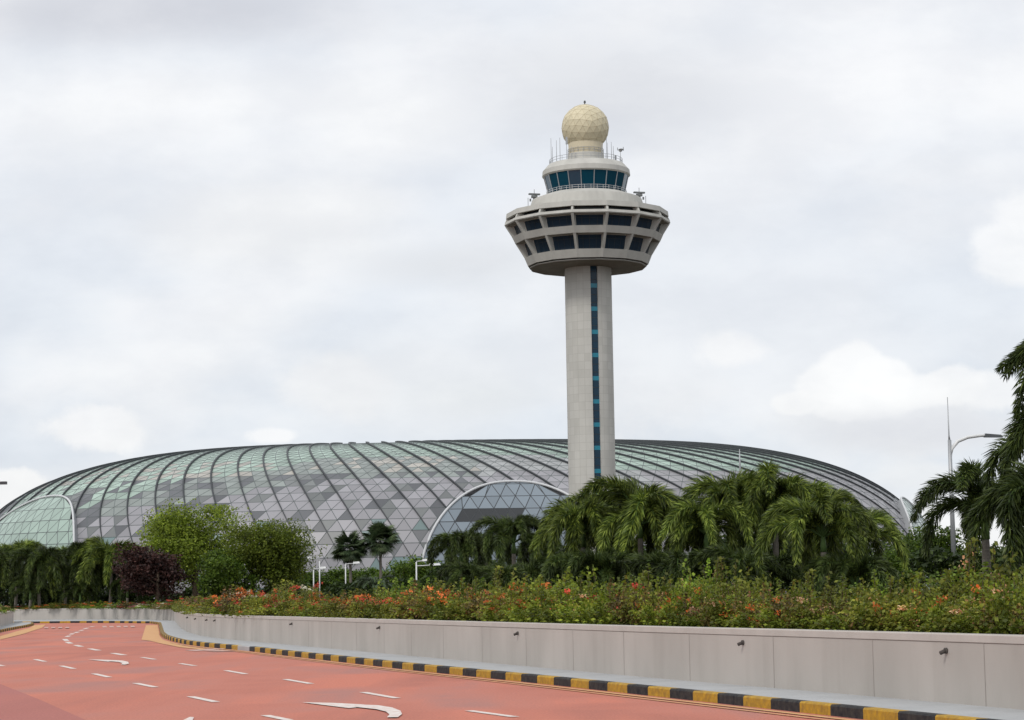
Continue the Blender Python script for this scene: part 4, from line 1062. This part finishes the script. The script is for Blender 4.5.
def blob(c0, px, py, rx, ry, soft, colr, op=1.0, warp=.5, nz_=None, lo=.0):
    d = ray(px, py); u0, v0 = d.x/d.y, d.z/d.y
    a = mth('DIVIDE', mth('SUBTRACT', u, u0), rx/F); b = mth('DIVIDE', mth('SUBTRACT', v, v0), ry/F)
    r2 = mth('SQRT', mth('ADD', mth('MULTIPLY', a, a), mth('MULTIPLY', b, b)))
    r2 = mth('ADD', r2, mth('MULTIPLY', mth('SUBTRACT', nz_ or fine_, .5), warp*(2.6 if nz_ else 4.2)))
    f = mth('MULTIPLY', mth('SUBTRACT', 1.0, sstep(r2, 1-soft, 1+soft*.3)), mth('MULTIPLY', front, op))
    if not nz_: colr = cmix(sstep(mid, .35, .65), tuple(k*.95 for k in colr), tuple(min(.96, k*1.01) for k in colr))
    return cmix(f, c0, colr)
# broad soft light and grey veils
mid = nz(9, 6, uv.outputs[0], .55, (5, 2, 0), (1, 1.6, 1))
c0 = blob(c0, 150, 12, 330, 42, .9, (.66,.67,.715), .85, .35, mid)
c0 = blob(c0, 130, 110, 300, 60, .9, (.95,.95,.955), .75, .4, mid)
c0 = blob(c0, 640, 90, 200, 75, .9, (.70,.71,.74), .8, .4, mid)
c0 = blob(c0, 860, 70, 260, 95, .9, (.94,.94,.95), .8, .4, mid)
c0 = blob(c0, 400, 120, 120, 60, .9, (.95,.95,.95), .7, .4, mid)
c0 = blob(c0, 280, 225, 170, 60, .8, (.88,.88,.885), .85, .5, mid)
c0 = blob(c0, 330, 200, 110, 28, .8, (.93,.93,.93), .7, .5, mid)
c0 = blob(c0, 470, 265, 120, 28, .9, (.71,.72,.745), .8, .45, mid)
c0 = blob(c0, 430, 385, 150, 60, .8, (.86,.87,.885), .8, .45, mid)
c0 = blob(c0, 480, 395, 90, 22, .9, (.78,.80,.82), .6, .45, mid)
c0 = blob(c0, 640, 370, 100, 75, .6, (.87,.875,.89), .8, .45)
c0 = blob(c0, 340, 385, 70, 35, .5, (.90,.90,.91), .7, .45)
# cumulus heads
c0 = blob(c0, 960, 300, 120, 60, .8, (.74,.785,.85), .6, .35, mid)
for px_, py_, rx_, ry_ in ((1024,215,40,26),(1000,240,34,20),(1022,262,48,24)): c0 = blob(c0, px_, py_, rx_, ry_, .4, (.945,.945,.95), .9, .4)
c0 = blob(c0, 720, 300, 330, 120, .8, (.77,.80,.85), .65, .35, mid)
c0 = blob(c0, 895, 418, 125, 46, .5, (.84,.85,.875), .9, .35)
for px_, py_, rx_, ry_ in ((797,403,30,14),(822,386,32,22),(858,368,38,27),(888,376,34,24),(918,390,38,20),(952,385,40,21),(992,392,42,24),(855,404,58,20)):
    c0 = blob(c0, px_, py_, rx_, ry_, .28, (.945,.945,.95), .85, .35)
c0 = blob(c0, 930, 430, 130, 26, .8, (.74,.75,.79), .85, .35, mid)
c0 = blob(c0, 730, 350, 40, 18, .5, (.93,.93,.94), .8, .5)
c0 = blob(c0, 100, 432, 58, 26, .35, (.92,.92,.93), .9, .5)
c0 = blob(c0, 8, 490, 42, 24, .25, (.95,.95,.955), 1, .45)
c0 = blob(c0, 275, 436, 32, 10, .4, (.94,.94,.95), .8, .5)
c0 = blob(c0, 925, 475, 60, 14, .6, (.84,.855,.88), .7, .4)
tx = N.new('ShaderNodeMix'); tx.data_type = 'RGBA'; tx.blend_type = 'MULTIPLY'; tx.inputs[0].default_value = 1
L.new(c0, tx.inputs[6]); L.new(cmix(sstep(nz(13, 8, uv.outputs[0], .58, (1, 7, 0), (1, 1.9, 1)), .33, .67), (.965,.97,.98), (1.06,1.06,1.055)), tx.inputs[7]); c0 = tx.outputs[2]
sky = N.new('ShaderNodeTexSky'); sky.sky_type = 'NISHITA'; sky.sun_disc = False
sky.sun_elevation = R(SUN_EL); sky.sun_rotation = R(SUN_AZ)
b1 = N.new('ShaderNodeBackground'); L.new(c0, b1.inputs[0]); b1.inputs[1].default_value = 1.04
b2 = N.new('ShaderNodeBackground'); L.new(sky.outputs[0], b2.inputs[0]); b2.inputs[1].default_value = .10
ms = N.new('ShaderNodeMixShader'); ms.inputs[0].default_value = .93
L.new(b2.outputs[0], ms.inputs[1]); L.new(b1.outputs[0], ms.inputs[2]); L.new(ms.outputs[0], out.inputs[0])
sl = bpy.data.lights.new('sun', 'SUN'); sl.energy = 1.5; sl.angle = R(14); sl.color = (1, .96, .90)
so = bpy.data.objects.new('sun', sl); col.objects.link(so)
az, el = R(SUN_AZ), R(SUN_EL)       # direction to the sun: (sin az, cos az)
dirv = Vector((math.sin(az)*math.cos(el), math.cos(az)*math.cos(el), math.sin(el)))
so.rotation_euler = dirv.to_track_quat('Z', 'Y').to_euler(); so.location = (0, 0, 120)

sc.view_settings.view_transform = 'Standard'; sc.view_settings.look = 'None'; sc.view_settings.exposure = 0; sc.view_settings.gamma = 1
sc.cycles.max_bounces = 4; sc.cycles.diffuse_bounces = 3; sc.cycles.glossy_bounces = 2; sc.cycles.transmission_bounces = 2; sc.cycles.transparent_max_bounces = 8
